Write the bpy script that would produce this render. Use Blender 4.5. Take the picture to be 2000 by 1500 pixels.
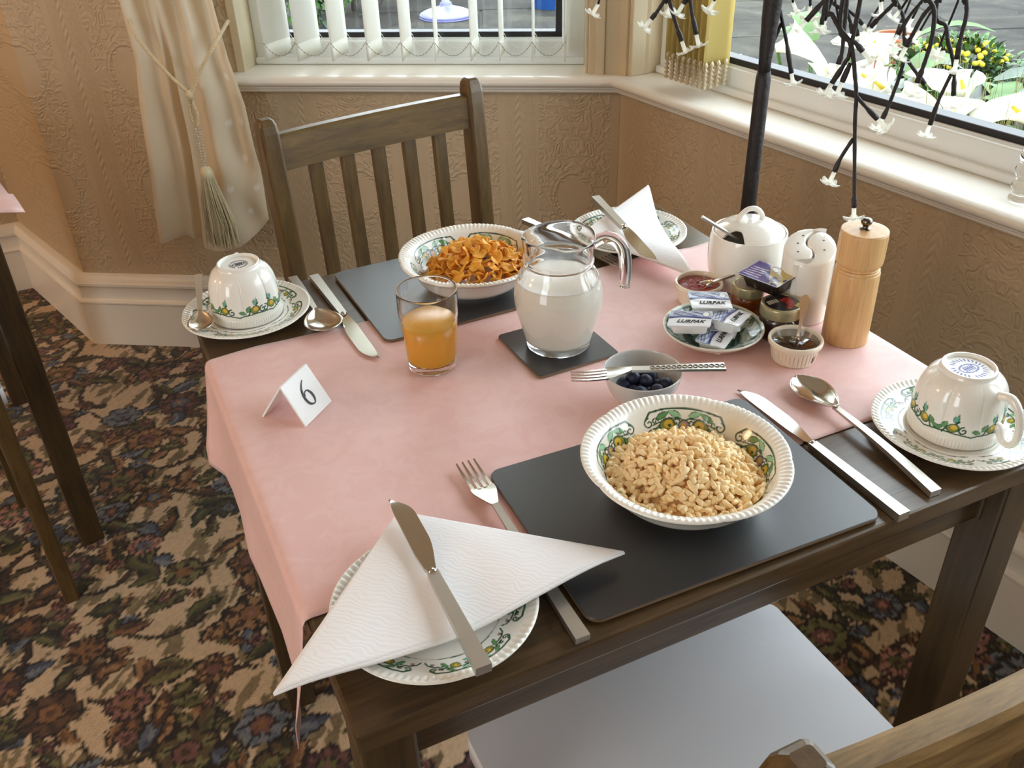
import bpy, bmesh, math, random
import numpy as np
from mathutils import Vector, Matrix

random.seed(7)
RNG = np.random.default_rng(11)
SC = bpy.context.scene
for o in list(bpy.data.objects):
    bpy.data.objects.remove(o)
COL = SC.collection
pi = math.pi

# ------------------------------------------------------------------ camera
cam_d = bpy.data.cameras.new('camera')
cam = bpy.data.objects.new('camera', cam_d)
COL.objects.link(cam)
PITCH, ROLL, YAW = 0.5766, -0.0310, 0.4289
fwd = Vector((math.sin(YAW) * math.cos(PITCH), math.cos(YAW) * math.cos(PITCH), -math.sin(PITCH)))
rgt = Vector((math.cos(YAW), -math.sin(YAW), 0))
upv = rgt.cross(fwd)
r2 = math.cos(ROLL) * rgt + math.sin(ROLL) * upv
u2 = -math.sin(ROLL) * rgt + math.cos(ROLL) * upv
mw = Matrix((r2, u2, -fwd)).transposed().to_4x4()
mw.translation = (-0.062, -0.4143, 1.3009)
cam.matrix_world = mw
cam_d.sensor_width = 36
cam_d.lens = 1800.62 / 2000 * 36
cam_d.clip_start = 0.02
SC.camera = cam

# ------------------------------------------------------------------ sky, sun, exposure
SC.view_settings.view_transform = 'Standard'
SC.view_settings.look = 'None'
SC.view_settings.exposure = 1.03
SC.view_settings.gamma = 1
SC.view_settings.use_curve_mapping = False
world = bpy.data.worlds.new('overcast sky')
SC.world = world
world.use_nodes = True
bg = world.node_tree.nodes['Background']
bg.inputs[0].default_value = (0.86, 0.94, 1.0, 1)
bg.inputs[1].default_value = 3.8
SC.cycles.max_bounces = 18
SC.cycles.diffuse_bounces = 10
SC.cycles.glossy_bounces = 10
SC.cycles.transmission_bounces = 14
SC.cycles.transparent_max_bounces = 12
SC.cycles.use_adaptive_sampling = True
SC.cycles.adaptive_threshold = 0.015
SC.cycles.sample_clamp_indirect = 6


def light(name, kind, loc, power, color, size=0.2, rot=None, size_y=None):
    d = bpy.data.lights.new(name, kind)
    d.energy = power
    d.color = color
    if kind == 'POINT':
        d.shadow_soft_size = size
    if kind == 'AREA':
        d.size = size
        if size_y:
            d.shape = 'RECTANGLE'
            d.size_y = size_y
    o = bpy.data.objects.new(name, d)
    o.location = loc
    if rot:
        o.rotation_euler = rot
    COL.objects.link(o)
    return o


sun_d = bpy.data.lights.new('hazy_sun', 'SUN')
sun_d.energy = 3.0
sun_d.angle = 0.35
sun_d.color = (1.0, 0.95, 0.86)
sun = bpy.data.objects.new('hazy_sun', sun_d)
sun.rotation_euler = Vector((-0.12, -1.0, -1.95)).to_track_quat('-Z', 'Y').to_euler()
COL.objects.link(sun)
# the warm wall lamp of the dining room, left of the frame
light('wall_lamp_glow', 'POINT', (-2.7, 1.70, 1.80), 20.0, (1.0, 0.62, 0.34), 0.22)
light('ceiling_fill', 'POINT', (-1.3, -0.6, 2.1), 3.0, (1.0, 0.92, 0.80), 0.18)  # faint overhead fill added to brighten the room, not a fitted lamp
# cool area fill added by the side wall to lift the room; no window there
light('side_fill', 'AREA', (-3.1, -1.2, 1.5), 28, (0.88, 0.96, 1.0), 2.2, (0, -pi / 2, 0), 1.3)


# ------------------------------------------------------------------ materials
def lin(c):
    return tuple(((v / 255) / 12.92 if v / 255 <= 0.04045 else ((v / 255 + 0.055) / 1.055) ** 2.4) for v in c)


MATS = {}


class NT:
    """a small node builder"""
    def __init__(s, name):
        s.m = bpy.data.materials.new(name)
        s.m.use_nodes = True
        s.t = s.m.node_tree
        s.b = s.t.nodes['Principled BSDF']
        s.out = s.t.nodes['Material Output']
        MATS[name] = s.m

    def n(s, kind, **kw):
        x = s.t.nodes.new(kind)
        for k, v in kw.items():
            setattr(x, k, v)
        return x

    def l(s, a, b):
        s.t.links.new(a, b)

    def coords(s, kind='Object', scale=(1, 1, 1)):
        tc = s.n('ShaderNodeTexCoord')
        mp = s.n('ShaderNodeMapping')
        mp.inputs['Scale'].default_value = scale
        s.l(tc.outputs[kind], mp.inputs[0])
        return mp.outputs[0]

    def noise(s, vec, scale, detail=4, rough=0.55, dist=0):
        x = s.n('ShaderNodeTexNoise')
        x.inputs['Scale'].default_value = scale
        x.inputs['Detail'].default_value = detail
        x.inputs['Roughness'].default_value = rough
        x.inputs['Distortion'].default_value = dist
        if vec is not None:
            s.l(vec, x.inputs['Vector'])
        return x.outputs['Fac']

    def ramp(s, fac, stops):
        x = s.n('ShaderNodeValToRGB')
        e = x.color_ramp.elements
        while len(e) < len(stops):
            e.new(0.5)
        for i, (p, c) in enumerate(stops):
            e[i].position = p
            e[i].color = (*c, 1)
        s.l(fac, x.inputs[0])
        return x.outputs[0]

    def math(s, op, a, b=None, c=None):
        x = s.n('ShaderNodeMath', operation=op)
        for i, v in enumerate((a, b, c)):
            if v is None:
                continue
            if isinstance(v, (int, float)):
                x.inputs[i].default_value = v
            else:
                s.l(v, x.inputs[i])
        return x.outputs[0]

    def bump(s, h, strength=0.3, dist=0.01):
        x = s.n('ShaderNodeBump')
        x.inputs['Strength'].default_value = strength
        x.inputs['Distance'].default_value = dist
        s.l(h, x.inputs['Height'])
        s.l(x.outputs[0], s.b.inputs['Normal'])

    def set(s, **kw):
        names = dict(color='Base Color', rough='Roughness', metal='Metallic', trans='Transmission Weight', ior='IOR',
                     coat='Coat Weight', coatr='Coat Roughness', sss='Subsurface Weight', spec='Specular IOR Level',
                     sheen='Sheen Weight', aniso='Anisotropic', alpha='Alpha')
        for k, v in kw.items():
            if k == 'color':
                v = (*v, 1)
            s.b.inputs[names[k]].default_value = v
        return s


def plain(name, rgb, rough=0.5, bump=None, vary=0.0, **kw):
    s = NT(name)
    c = lin(rgb)
    s.set(color=c, rough=rough, **kw)
    if vary:
        v = s.coords()
        f = s.noise(v, kw.get('vs', 12))
        s.l(s.ramp(f, [(0.3, tuple(x * (1 - vary) for x in c)), (0.7, tuple(min(1, x * (1 + vary)) for x in c))]), s.b.inputs['Base Color'])
    if bump:
        v = s.coords()
        s.bump(s.noise(v, bump[0]), bump[1], bump[2] if len(bump) > 2 else 0.002)
    return s.m


def wood(name, dark, light_, scale=(1.2, 14, 14), rough=0.32, coat=0.25):
    s = NT(name)
    v = s.coords(scale=scale)
    f = s.noise(v, 5, 6, 0.62, 0.6)
    g = s.noise(v, 26, 3, 0.6)
    mix = s.math('ADD', s.math('MULTIPLY', f, 0.75), s.math('MULTIPLY', g, 0.25))
    s.l(s.ramp(mix, [(0.33, lin(dark)), (0.66, lin(light_))]), s.b.inputs['Base Color'])
    s.set(rough=rough, coat=coat, coatr=0.25)
    s.bump(g, 0.12, 0.001)
    return s.m


wood('dark table wood', (54, 39, 23), (94, 73, 46), scale=(1.5, 22, 22), rough=0.3, coat=0.3)
wood('dark leg wood', (50, 37, 22), (82, 63, 38), scale=(16, 16, 1.3), rough=0.4, coat=0.15)
wood('chair wood', (68, 50, 26), (104, 81, 45), scale=(14, 14, 2.0), rough=0.36, coat=0.25)
wood('chair rail wood', (72, 55, 29), (114, 90, 50), scale=(2.0, 16, 16), rough=0.36, coat=0.25)
wood('window lit worn rail wood', (104, 82, 48), (164, 134, 86), scale=(3.0, 20, 20), rough=0.42, coat=0.15)  # near chair's worn rail, paler because window light is in the colour
wood('beech wood', (196, 150, 96), (226, 186, 132), scale=(22, 22, 1.6), rough=0.38, coat=0.1)
plain('white paint', (238, 235, 226), 0.26)
plain('cream paint', (214, 200, 170), 0.45, bump=(60, 0.08))
plain('white upvc', (236, 240, 240), 0.25)
plain('black gasket', (34, 34, 40), 0.45)
plain('ceiling paint', (225, 215, 200), 0.8)
plain('mat black', (24, 24, 27), 0.38, bump=(900, 0.05), spec=0.9, coat=0.45, coatr=0.34)
plain('mat edge', (120, 98, 76), 0.7)
plain('white ceramic', (240, 238, 231), 0.1, coat=0.5, coatr=0.05)
plain('grey ceramic', (196, 194, 190), 0.16, coat=0.5, coatr=0.08)
plain('cream ceramic', (226, 216, 196), 0.14, coat=0.5)
plain('white plastic', (238, 240, 240), 0.3)
plain('black print', (14, 12, 14), 0.5)
plain('navy print', (34, 38, 96), 0.4)
plain('silver print', (170, 178, 200), 0.3, metal=0.5)
plain('steel', (212, 208, 200), 0.13, metal=1.0)
plain('brushed steel', (214, 211, 204), 0.36, metal=1.0)
plain('dark metal', (120, 112, 104), 0.22, metal=1.0)
plain('gold lid', (186, 176, 140), 0.3, metal=0.6)
plain('juice', (252, 186, 40), 0.25, sss=0.2)
plain('milk', (255, 252, 240), 0.3)
plain('chain bead', (150, 146, 132), 0.4)
plain('rice puff', (250, 220, 168), 0.5, vary=0.10)
plain('cornflake', (238, 172, 66), 0.5, vary=0.22, bump=(300, 0.4))
plain('blueberry', (34, 38, 66), 0.5, vary=0.3)
plain('jam', (150, 26, 14), 0.15, bump=(220, 0.8, 0.004), coat=0.3)
plain('bronze bead', (214, 198, 166), 0.2, metal=0.25)
plain('brown sauce', (44, 16, 8), 0.06, coat=1.0)
plain('honey', (176, 92, 20), 0.1, coat=0.8)
plain('dark jam', (46, 8, 14), 0.1, coat=0.8)
plain('purple plastic', (52, 34, 104), 0.25, coat=0.5)
plain('black plastic', (22, 16, 18), 0.25, coat=0.4)
plain('red print', (176, 44, 36), 0.35)
plain('gold print', (196, 176, 110), 0.4)
plain('lilac print', (120, 104, 176), 0.3)
plain('seat vinyl', (206, 206, 210), 0.42, bump=(14, 0.15, 0.01))
plain('black bark', (30, 24, 24), 0.55, bump=(120, 0.6, 0.003))
plain('cord silk', (214, 196, 156), 0.4, sheen=0.6)
plain('cord silk dark', (168, 146, 106), 0.5)
plain('tassel thread', (212, 202, 166), 0.4, sheen=0.5)
plain('clear bead', (240, 236, 220), 0.08, trans=0.6)
plain('grey stone', (60, 60, 58), 0.8)


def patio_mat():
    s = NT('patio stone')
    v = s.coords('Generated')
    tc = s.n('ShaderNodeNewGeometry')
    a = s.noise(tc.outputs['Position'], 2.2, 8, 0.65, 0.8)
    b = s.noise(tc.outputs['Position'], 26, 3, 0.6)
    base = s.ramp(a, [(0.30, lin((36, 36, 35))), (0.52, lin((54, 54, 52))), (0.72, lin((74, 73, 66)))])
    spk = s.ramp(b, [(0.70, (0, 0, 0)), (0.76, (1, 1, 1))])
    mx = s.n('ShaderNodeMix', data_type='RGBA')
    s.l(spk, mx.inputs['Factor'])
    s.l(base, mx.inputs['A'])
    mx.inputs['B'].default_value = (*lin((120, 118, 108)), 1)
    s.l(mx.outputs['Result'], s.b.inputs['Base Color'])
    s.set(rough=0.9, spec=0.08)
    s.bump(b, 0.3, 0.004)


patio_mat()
plain('joint sand', (36, 34, 32), 0.95)
plain('terracotta', (156, 92, 62), 0.8, vary=0.15)
plain('blue glaze', (30, 74, 140), 0.2)
plain('lilac plastic', (104, 106, 160), 0.4)
plain('lily plain', (250, 250, 244), 0.4)
plain('lily yellow', (226, 200, 60), 0.5)
plain('leaf green', (62, 100, 38), 0.6, vary=0.3)
plain('leaf dark', (34, 60, 36), 0.45, vary=0.35)
plain('leaf yellow', (206, 190, 40), 0.5, vary=0.2)
plain('dry grass', (168, 160, 104), 0.7, vary=0.3)
plain('grey bark', (74, 68, 64), 0.9)
plain('lid paper brown', (150, 128, 108), 0.4)


def glass(name, color=(1, 1, 1), rough=0.0, ior=1.46):
    s = NT(name)
    s.set(color=color, rough=rough, trans=1.0, ior=ior)
    return s.m


glass('clear glass')
glass('crystal', (0.98, 0.97, 0.93), 0.05)


def pane_mat():
    s = NT('window pane')
    t = s.n('ShaderNodeBsdfTransparent')
    t.inputs[0].default_value = (0.93, 0.95, 0.95, 1)
    g = s.n('ShaderNodeBsdfGlossy')
    g.inputs['Roughness'].default_value = 0.0
    m = s.n('ShaderNodeMixShader')
    m.inputs[0].default_value = 0.05
    s.l(t.outputs[0], m.inputs[1])
    s.l(g.outputs[0], m.inputs[2])
    s.l(m.outputs[0], s.out.inputs[0])


pane_mat()


def translucent(name, rgb, fac=0.5, attr=None, rough=0.5):
    s = NT(name)
    d = s.b
    s.set(color=lin(rgb), rough=rough)
    t = s.n('ShaderNodeBsdfTranslucent')
    t.inputs[0].default_value = (*lin(rgb), 1)
    if attr:
        a = s.n('ShaderNodeAttribute', attribute_name=attr)
        s.l(a.outputs[0], d.inputs['Base Color'])
        s.l(a.outputs[0], t.inputs[0])
    m = s.n('ShaderNodeMixShader')
    m.inputs[0].default_value = fac
    s.l(d.outputs[0], m.inputs[1])
    s.l(t.outputs[0], m.inputs[2])
    s.l(m.outputs[0], s.out.inputs[0])
    return s


translucent('blind fabric', (254, 254, 250), 0.68)
translucent('yellow blind fabric', (232, 214, 140), 0.4)
translucent('paper napkin', (252, 252, 254), 0.08, rough=0.9)
s_ = translucent('curtain satin', (228, 214, 184), 0.22, 'Col', rough=0.36)
s_.set(sheen=0.4)
v_ = s_.coords()
s_.bump(s_.noise(v_, 380, 2), 0.1, 0.001)
translucent('lily petal', (252, 252, 248), 0.35)


def napkin_bump():
    m = MATS['paper napkin']
    s = NT.__new__(NT)
    s.m, s.t = m, m.node_tree
    s.b = s.t.nodes['Principled BSDF']
    v = s.coords()
    w = s.n('ShaderNodeTexWave', wave_type='BANDS', bands_direction='DIAGONAL')
    w.inputs['Scale'].default_value = 105
    w.inputs['Distortion'].default_value = 11
    w.inputs['Detail'].default_value = 1
    w.inputs['Detail Scale'].default_value = 0.6
    s.l(v, w.inputs['Vector'])
    s.bump(w.outputs['Fac'], 0.14, 0.0008)


napkin_bump()


def attr_mat(name, rough, coat=0.0, bump=None, sheen=0):
    s = NT(name)
    a = s.n('ShaderNodeAttribute', attribute_name='Col')
    s.l(a.outputs[0], s.b.inputs['Base Color'])
    s.set(rough=rough, coat=coat, coatr=0.05, sheen=sheen)
    if bump:
        s.bump(s.noise(s.coords(), bump[0], 2), bump[1], bump[2])
    return s.m


attr_mat('printed china', 0.12, 0.35)
attr_mat('printed stamp', 0.55, 0.0)
attr_mat('carpet pile', 0.95, 0, (420, 0.55, 0.004), 0.15)
attr_mat('printed foil', 0.28, 0.3)


def cloth_mat():
    s = NT('pink cloth')
    v = s.coords()
    f = s.noise(v, 34, 3, 0.6, 1.2)
    c0, c1 = lin((230, 188, 184)), lin((233, 194, 190))
    s.l(s.ramp(f, [(0.45, c0), (0.56, c1)]), s.b.inputs['Base Color'])
    s.set(rough=0.5, sheen=0.3)
    w = s.noise(s.coords(scale=(1, 1, 1)), 1400, 1)
    s.bump(w, 0.12, 0.0006)


cloth_mat()


def wallpaper(name, rgb):
    """embossed paper: columns of ribs, a running cord and medallions with rings and scrolls"""
    s = NT(name)
    s.set(color=lin(rgb), rough=0.55)
    tc = s.n('ShaderNodeTexCoord')
    sp = s.n('ShaderNodeSeparateXYZ')
    s.l(tc.outputs['Object'], sp.inputs[0])
    X, Z = sp.outputs[0], sp.outputs[2]
    PW, PH = 0.265, 0.30
    u = s.math('SUBTRACT', s.math('FRACT', s.math('MULTIPLY', X, 1 / PW)), 0.36)   # -.36 .. .64
    v = s.math('SUBTRACT', s.math('FRACT', s.math('MULTIPLY', Z, 1 / PH)), 0.5)
    ux = s.math('MULTIPLY', u, PW)
    vz = s.math('MULTIPLY', v, PH)
    au = s.math('ABSOLUTE', ux)
    r = s.math('SQRT', s.math('ADD', s.math('MULTIPLY', s.math('MULTIPLY', ux, ux), 1.7), s.math('MULTIPLY', vz, vz)))
    # rings of the oval medallion
    ring = s.math('SUBTRACT', 1.0, s.math('MINIMUM', 1.0, s.math('MULTIPLY', s.math('ABSOLUTE', s.math('SUBTRACT', r, 0.062)), 240)))
    ring2 = s.math('SUBTRACT', 1.0, s.math('MINIMUM', 1.0, s.math('MULTIPLY', s.math('ABSOLUTE', s.math('SUBTRACT', r, 0.074)), 300)))
    # scrolls: mirrored distorted voronoi rings
    cb = s.n('ShaderNodeCombineXYZ')
    s.l(au, cb.inputs[0])
    s.l(vz, cb.inputs[1])
    vo = s.n('ShaderNodeTexVoronoi', feature='F1')
    vo.inputs['Scale'].default_value = 42
    nz = s.n('ShaderNodeTexNoise')
    nz.inputs['Scale'].default_value = 26
    nz.inputs['Detail'].default_value = 1
    s.l(cb.outputs[0], nz.inputs['Vector'])
    va = s.n('ShaderNodeVectorMath', operation='MULTIPLY_ADD')
    s.l(nz.outputs['Color'], va.inputs[0])
    va.inputs[1].default_value = (0.05, 0.05, 0.0)
    s.l(cb.outputs[0], va.inputs[2])
    s.l(va.outputs[0], vo.inputs['Vector'])
    sw = s.math('SINE', s.math('MULTIPLY', vo.outputs['Distance'], 15))
    inmed = s.math('LESS_THAN', au, 0.085)
    scroll = s.math('MULTIPLY', s.math('MULTIPLY', sw, inmed), 0.45)
    hole = s.math('MULTIPLY', s.math('GREATER_THAN', r, 0.05), 1.0)
    scroll = s.math('MULTIPLY', scroll, hole)
    # ribbed stripes and cord
    x2 = s.math('SUBTRACT', ux, 0.128)
    ax2 = s.math('ABSOLUTE', x2)
    instr = s.math('LESS_THAN', ax2, 0.036)
    incord = s.math('LESS_THAN', ax2, 0.011)
    rib = s.math('MULTIPLY', s.math('SINE', s.math('MULTIPLY', X, 1500)), 0.14)
    rib2 = s.math('MULTIPLY', s.math('SINE', s.math('MULTIPLY', Z, 1500)), 0.10)
    stripe = s.math('MULTIPLY', s.math('ADD', rib, rib2), s.math('SUBTRACT', instr, incord))
    tw = s.math('SINE', s.math('ADD', s.math('MULTIPLY', Z, 300), s.math('MULTIPLY', s.math('ABSOLUTE', x2), 420)))
    cord = s.math('MULTIPLY', s.math('MULTIPLY', tw, incord), 0.45)
    h = s.math('ADD', s.math('ADD', s.math('MULTIPLY', ring, 0.9), s.math('MULTIPLY', ring2, 0.5)), s.math('ADD', scroll, s.math('ADD', stripe, cord)))
    grain = s.math('MULTIPLY', s.noise(tc.outputs['Object'], 260, 3), 0.5)
    s.bump(s.math('ADD', h, grain), 0.60, 0.003)
    return s.m


wallpaper('embossed wallpaper', (196, 176, 146))

# ------------------------------------------------------------------ mesh helpers
def mesh_obj(name, V, F, mat=None, parent=None, smooth=True, loc=None, link=True):
    me = bpy.data.meshes.new(name)
    V = np.asarray(V, dtype=np.float32)
    if isinstance(F, np.ndarray):
        nf, k = F.shape
        me.vertices.add(len(V))
        me.vertices.foreach_set('co', V.ravel())
        me.loops.add(nf * k)
        me.loops.foreach_set('vertex_index', F.ravel().astype(np.int32))
        me.polygons.add(nf)
        me.polygons.foreach_set('loop_start', np.arange(0, nf * k, k, dtype=np.int32))
        me.polygons.foreach_set('loop_total', np.full(nf, k, dtype=np.int32))
        me.update(calc_edges=True)
    else:
        me.from_pydata([tuple(v) for v in V.tolist()], [], F)
    if smooth:
        me.polygons.foreach_set('use_smooth', np.ones(len(me.polygons), dtype=bool))
    me.update()
    o = bpy.data.objects.new(name, me)
    if mat:
        for m in (mat if isinstance(mat, (list, tuple)) else [mat]):
            me.materials.append(MATS[m])
    if parent is not None:
        o.parent = parent
    if loc is not None:
        o.location = loc
    COL.objects.link(o)
    return o


def tag(o, label=None, cat=None, group=None, kind=None):
    if label: o['label'] = label
    if cat: o['category'] = cat
    if group: o['group'] = group
    if kind: o['kind'] = kind
    return o


def thing(name, label, cat, loc=(0, 0, 0), rz=0.0, group=None):
    o = bpy.data.objects.new(name, None)
    o.empty_display_size = 0.02
    o.location = loc
    o.rotation_euler = (0, 0, rz)
    COL.objects.link(o)
    return tag(o, label, cat, group)


def kids(o):
    return [c for c in bpy.data.objects if c.parent == o]


def dup(root, loc=None, rz=None, label=None, group=None, rot=None):
    def cp(o, par):
        c = o.copy()
        COL.objects.link(c)
        if par is not None:
            c.parent = par
        for k in kids(o):
            if k.name != c.name:
                cp(k, c)
        return c
    r = cp(root, None)
    if loc is not None: r.location = loc
    if rz is not None: r.rotation_euler = (0, 0, rz)
    if rot is not None: r.rotation_euler = rot
    if label: r['label'] = label
    if group: r['group'] = group
    return r


def set_cols(o, cols):
    a = o.data.color_attributes.new('Col', 'FLOAT_COLOR', 'POINT')
    c = np.ones((len(o.data.vertices), 4), dtype=np.float32)
    c[:, :3] = cols
    a.data.foreach_set('color', c.ravel())


def lathe_vf(profile, n=64, fn=None, closed=False):
    """profile: (r, z) list; fn(r, z, theta, i) -> (r, z) arrays"""
    P = np.array(profile, float)
    th = np.linspace(0, 2 * pi, n, endpoint=False)
    R = np.repeat(P[:, 0][:, None], n, 1)
    Z = np.repeat(P[:, 1][:, None], n, 1)
    T = np.repeat(th[None, :], len(P), 0)
    if fn is not None:
        R, Z = fn(R, Z, T, np.arange(len(P))[:, None])
    V = np.stack([R * np.cos(T), R * np.sin(T), Z], 2).reshape(-1, 3)
    i = np.arange(len(P) - 1)[:, None] * n
    j = np.arange(n)[None, :]
    a = i + j
    b = i + (j + 1) % n
    F = np.stack([a, b, b + n, a + n], 2).reshape(-1, 4)
    return V, F


def lathe(name, profile, mat, parent=None, n=64, fn=None, loc=None):
    V, F = lathe_vf(profile, n, fn)
    return mesh_obj(name, V, F, mat, parent, True, loc)


def smooth_prof(pts, k=6):
    """Catmull-Rom through (r, z) points"""
    p = np.array(pts, float)
    p = np.vstack([2 * p[0] - p[1], p, 2 * p[-1] - p[-2]])
    out = []
    for i in range(1, len(p) - 2):
        for t in np.linspace(0, 1, k, endpoint=False):
            a, b, c, d = p[i - 1:i + 3]
            out.append(0.5 * ((2 * b) + (-a + c) * t + (2 * a - 5 * b + 4 * c - d) * t * t + (-a + 3 * b - 3 * c + d) * t ** 3))
    out.append(p[-2])
    out = np.array(out)
    return out


def bm_obj(name, bm, mat, parent=None, smooth=False, loc=None):
    me = bpy.data.meshes.new(name)
    bm.to_mesh(me)
    bm.free()
    if smooth:
        me.polygons.foreach_set('use_smooth', np.ones(len(me.polygons), dtype=bool))
    for m in (mat if isinstance(mat, (list, tuple)) else [mat]):
        me.materials.append(MATS[m])
    o = bpy.data.objects.new(name, me)
    if parent is not None: o.parent = parent
    if loc is not None: o.location = loc
    COL.objects.link(o)
    return o


def box_bm(lo, hi, bev=0.0, seg=2, bm=None):
    b = bmesh.new()
    bmesh.ops.create_cube(b, size=1)
    lo, hi = Vector(lo), Vector(hi)
    for v in b.verts:
        v.co = Vector((lo[i] + (v.co[i] + 0.5) * (hi[i] - lo[i]) for i in range(3)))
    if bev:
        bmesh.ops.bevel(b, geom=list(b.edges), offset=bev, segments=seg, affect='EDGES', profile=0.5)
    if bm is None:
        return b
    me = bpy.data.meshes.new('tmp')
    b.to_mesh(me)
    b.free()
    bm.from_mesh(me)
    bpy.data.meshes.remove(me)
    return bm


def box(name, lo, hi, mat, parent=None, bev=0.0, seg=2, smooth=False):
    return bm_obj(name, box_bm(lo, hi, bev, seg), mat, parent, smooth)


def prism_bm(poly, z0, z1, bev=0.0, seg=2):
    b = bmesh.new()
    lo = [b.verts.new((x, y, z0)) for x, y in poly]
    hi = [b.verts.new((x, y, z1)) for x, y in poly]
    b.faces.new(list(reversed(lo)))
    top = b.faces.new(hi)
    n = len(poly)
    for i in range(n):
        b.faces.new((lo[i], lo[(i + 1) % n], hi[(i + 1) % n], hi[i]))
    bmesh.ops.recalc_face_normals(b, faces=list(b.faces))
    if bev:
        e = [x for x in b.edges if all(abs(v.co.z - z1) < 1e-9 for v in x.verts)]
        bmesh.ops.bevel(b, geom=e, offset=bev, segments=seg, affect='EDGES', profile=0.5)
    return b


def round_rect(w, d, r, k=6):
    out = []
    for cx, cy, a0 in ((w - r, r, -pi / 2), (w - r, d - r, 0), (r, d - r, pi / 2), (r, r, pi)):
        for i in range(k + 1):
            a = a0 + i / k * pi / 2
            out.append((cx + r * math.cos(a), cy + r * math.sin(a)))
    return out


def tube_vf(pts, rad, n=8, cap=True):
    P = [Vector(p) for p in pts]
    if isinstance(rad, (int, float)):
        rad = [rad] * len(P)
    t0 = (P[1] - P[0]).normalized()
    up = Vector((0, 0, 1)) if abs(t0.z) < 0.9 else Vector((1, 0, 0))
    nrm = (up - t0 * up.dot(t0)).normalized()
    V, F = [], []
    for i, p in enumerate(P):
        t = (P[min(i + 1, len(P) - 1)] - P[max(i - 1, 0)]).normalized()
        nrm = (nrm - t * nrm.dot(t))
        nrm.normalize()
        b = t.cross(nrm)
        for k in range(n):
            a = 2 * pi * k / n
            V.append(p + (nrm * math.cos(a) + b * math.sin(a)) * rad[i])
    for i in range(len(P) - 1):
        for k in range(n):
            F.append((i * n + k, i * n + (k + 1) % n, (i + 1) * n + (k + 1) % n, (i + 1) * n + k))
    if cap:
        F.append(tuple(reversed(range(n))))
        F.append(tuple(range((len(P) - 1) * n, len(P) * n)))
    return V, F


def tube(name, pts, rad, mat, parent=None, n=8):
    V, F = tube_vf(pts, rad, n)
    return mesh_obj(name, V, F, mat, parent)


def merge_vf(lst):
    V, F, k = [], [], 0
    for v, f in lst:
        V += [tuple(x) for x in v]
        F += [tuple(int(i) + k for i in g) for g in f]
        k += len(v)
    return V, F


def curve_pts(pts, k=6):
    p = [Vector(x) for x in pts]
    p = [2 * p[0] - p[1]] + p + [2 * p[-1] - p[-2]]
    out = []
    for i in range(1, len(p) - 2):
        for j in range(k):
            t = j / k
            a, b, c, d = p[i - 1], p[i], p[i + 1], p[i + 2]
            out.append(0.5 * ((2 * b) + (c - a) * t + (2 * a - 5 * b + 4 * c - d) * t * t + (3 * b - a - 3 * c + d) * t ** 3))
    out.append(p[-2])
    return out


def sweep(name, path, profile, mat, parent=None, smooth=False):
    """profile (off, z), off measured to the left of the travel direction with mitred corners"""
    n = len(path)
    pts = [Vector((p[0], p[1])) for p in path]
    ms = []
    for i in range(n):
        ns = []
        if i > 0:
            d = (pts[i] - pts[i - 1]).normalized(); ns.append(Vector((-d.y, d.x)))
        if i < n - 1:
            d = (pts[i + 1] - pts[i]).normalized(); ns.append(Vector((-d.y, d.x)))
        m = ns[0] if len(ns) == 1 else (ns[0] + ns[1]) / (1 + ns[0].dot(ns[1]))
        ms.append(m)
    V, F, k = [], [], len(profile)
    for i in range(n):
        for off, z in profile:
            q = pts[i] + ms[i] * off
            V.append((q.x, q.y, z))
    for i in range(n - 1):
        for j in range(k):
            F.append((i * k + j, i * k + (j + 1) % k, (i + 1) * k + (j + 1) % k, (i + 1) * k + j))
    F.append(tuple(reversed(range(k))))
    F.append(tuple(range((n - 1) * k, n * k)))
    return mesh_obj(name, V, F, mat, parent, smooth)


def grid_vf(nx, ny, fn):
    V = [fn(i / (nx - 1), j / (ny - 1)) for j in range(ny) for i in range(nx)]
    F = [(j * nx + i, j * nx + i + 1, (j + 1) * nx + i + 1, (j + 1) * nx + i) for j in range(ny - 1) for i in range(nx - 1)]
    return V, F


def solid(o, t, offset=-1.0, sub=0):
    m = o.modifiers.new('solid', 'SOLIDIFY')
    m.thickness = t
    m.offset = offset
    if sub:
        s = o.modifiers.new('sub', 'SUBSURF')
        s.levels = s.render_levels = sub
    return o


def text_mesh(name, txt, size, mat, parent, M, shear=0.0, extrude=0.0002, bold=0.0):
    cu = bpy.data.curves.new('txt', 'FONT')
    cu.body = txt
    cu.size = size
    cu.shear = shear
    cu.extrude = extrude
    cu.offset = bold
    cu.align_x = 'CENTER'
    cu.align_y = 'CENTER'
    cu.resolution_u = 3
    to = bpy.data.objects.new('txt', cu)
    COL.objects.link(to)
    bpy.context.view_layer.update()
    dg = bpy.context.evaluated_depsgraph_get()
    me = bpy.data.meshes.new_from_object(to.evaluated_get(dg))
    bpy.data.objects.remove(to)
    me.name = name
    me.materials.clear()
    me.materials.append(MATS[mat])
    o = bpy.data.objects.new(name, me)
    COL.objects.link(o)
    o.parent = parent
    o.matrix_local = M
    return o


# ------------------------------------------------------------------ painting printed colour onto dense meshes
def seg_dist(P, a, b):
    ab = b - a
    t = np.clip(((P - a) @ ab) / max(ab @ ab, 1e-12), 0, 1)
    return np.linalg.norm(P - (a + t[:, None] * ab), axis=1)


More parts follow.
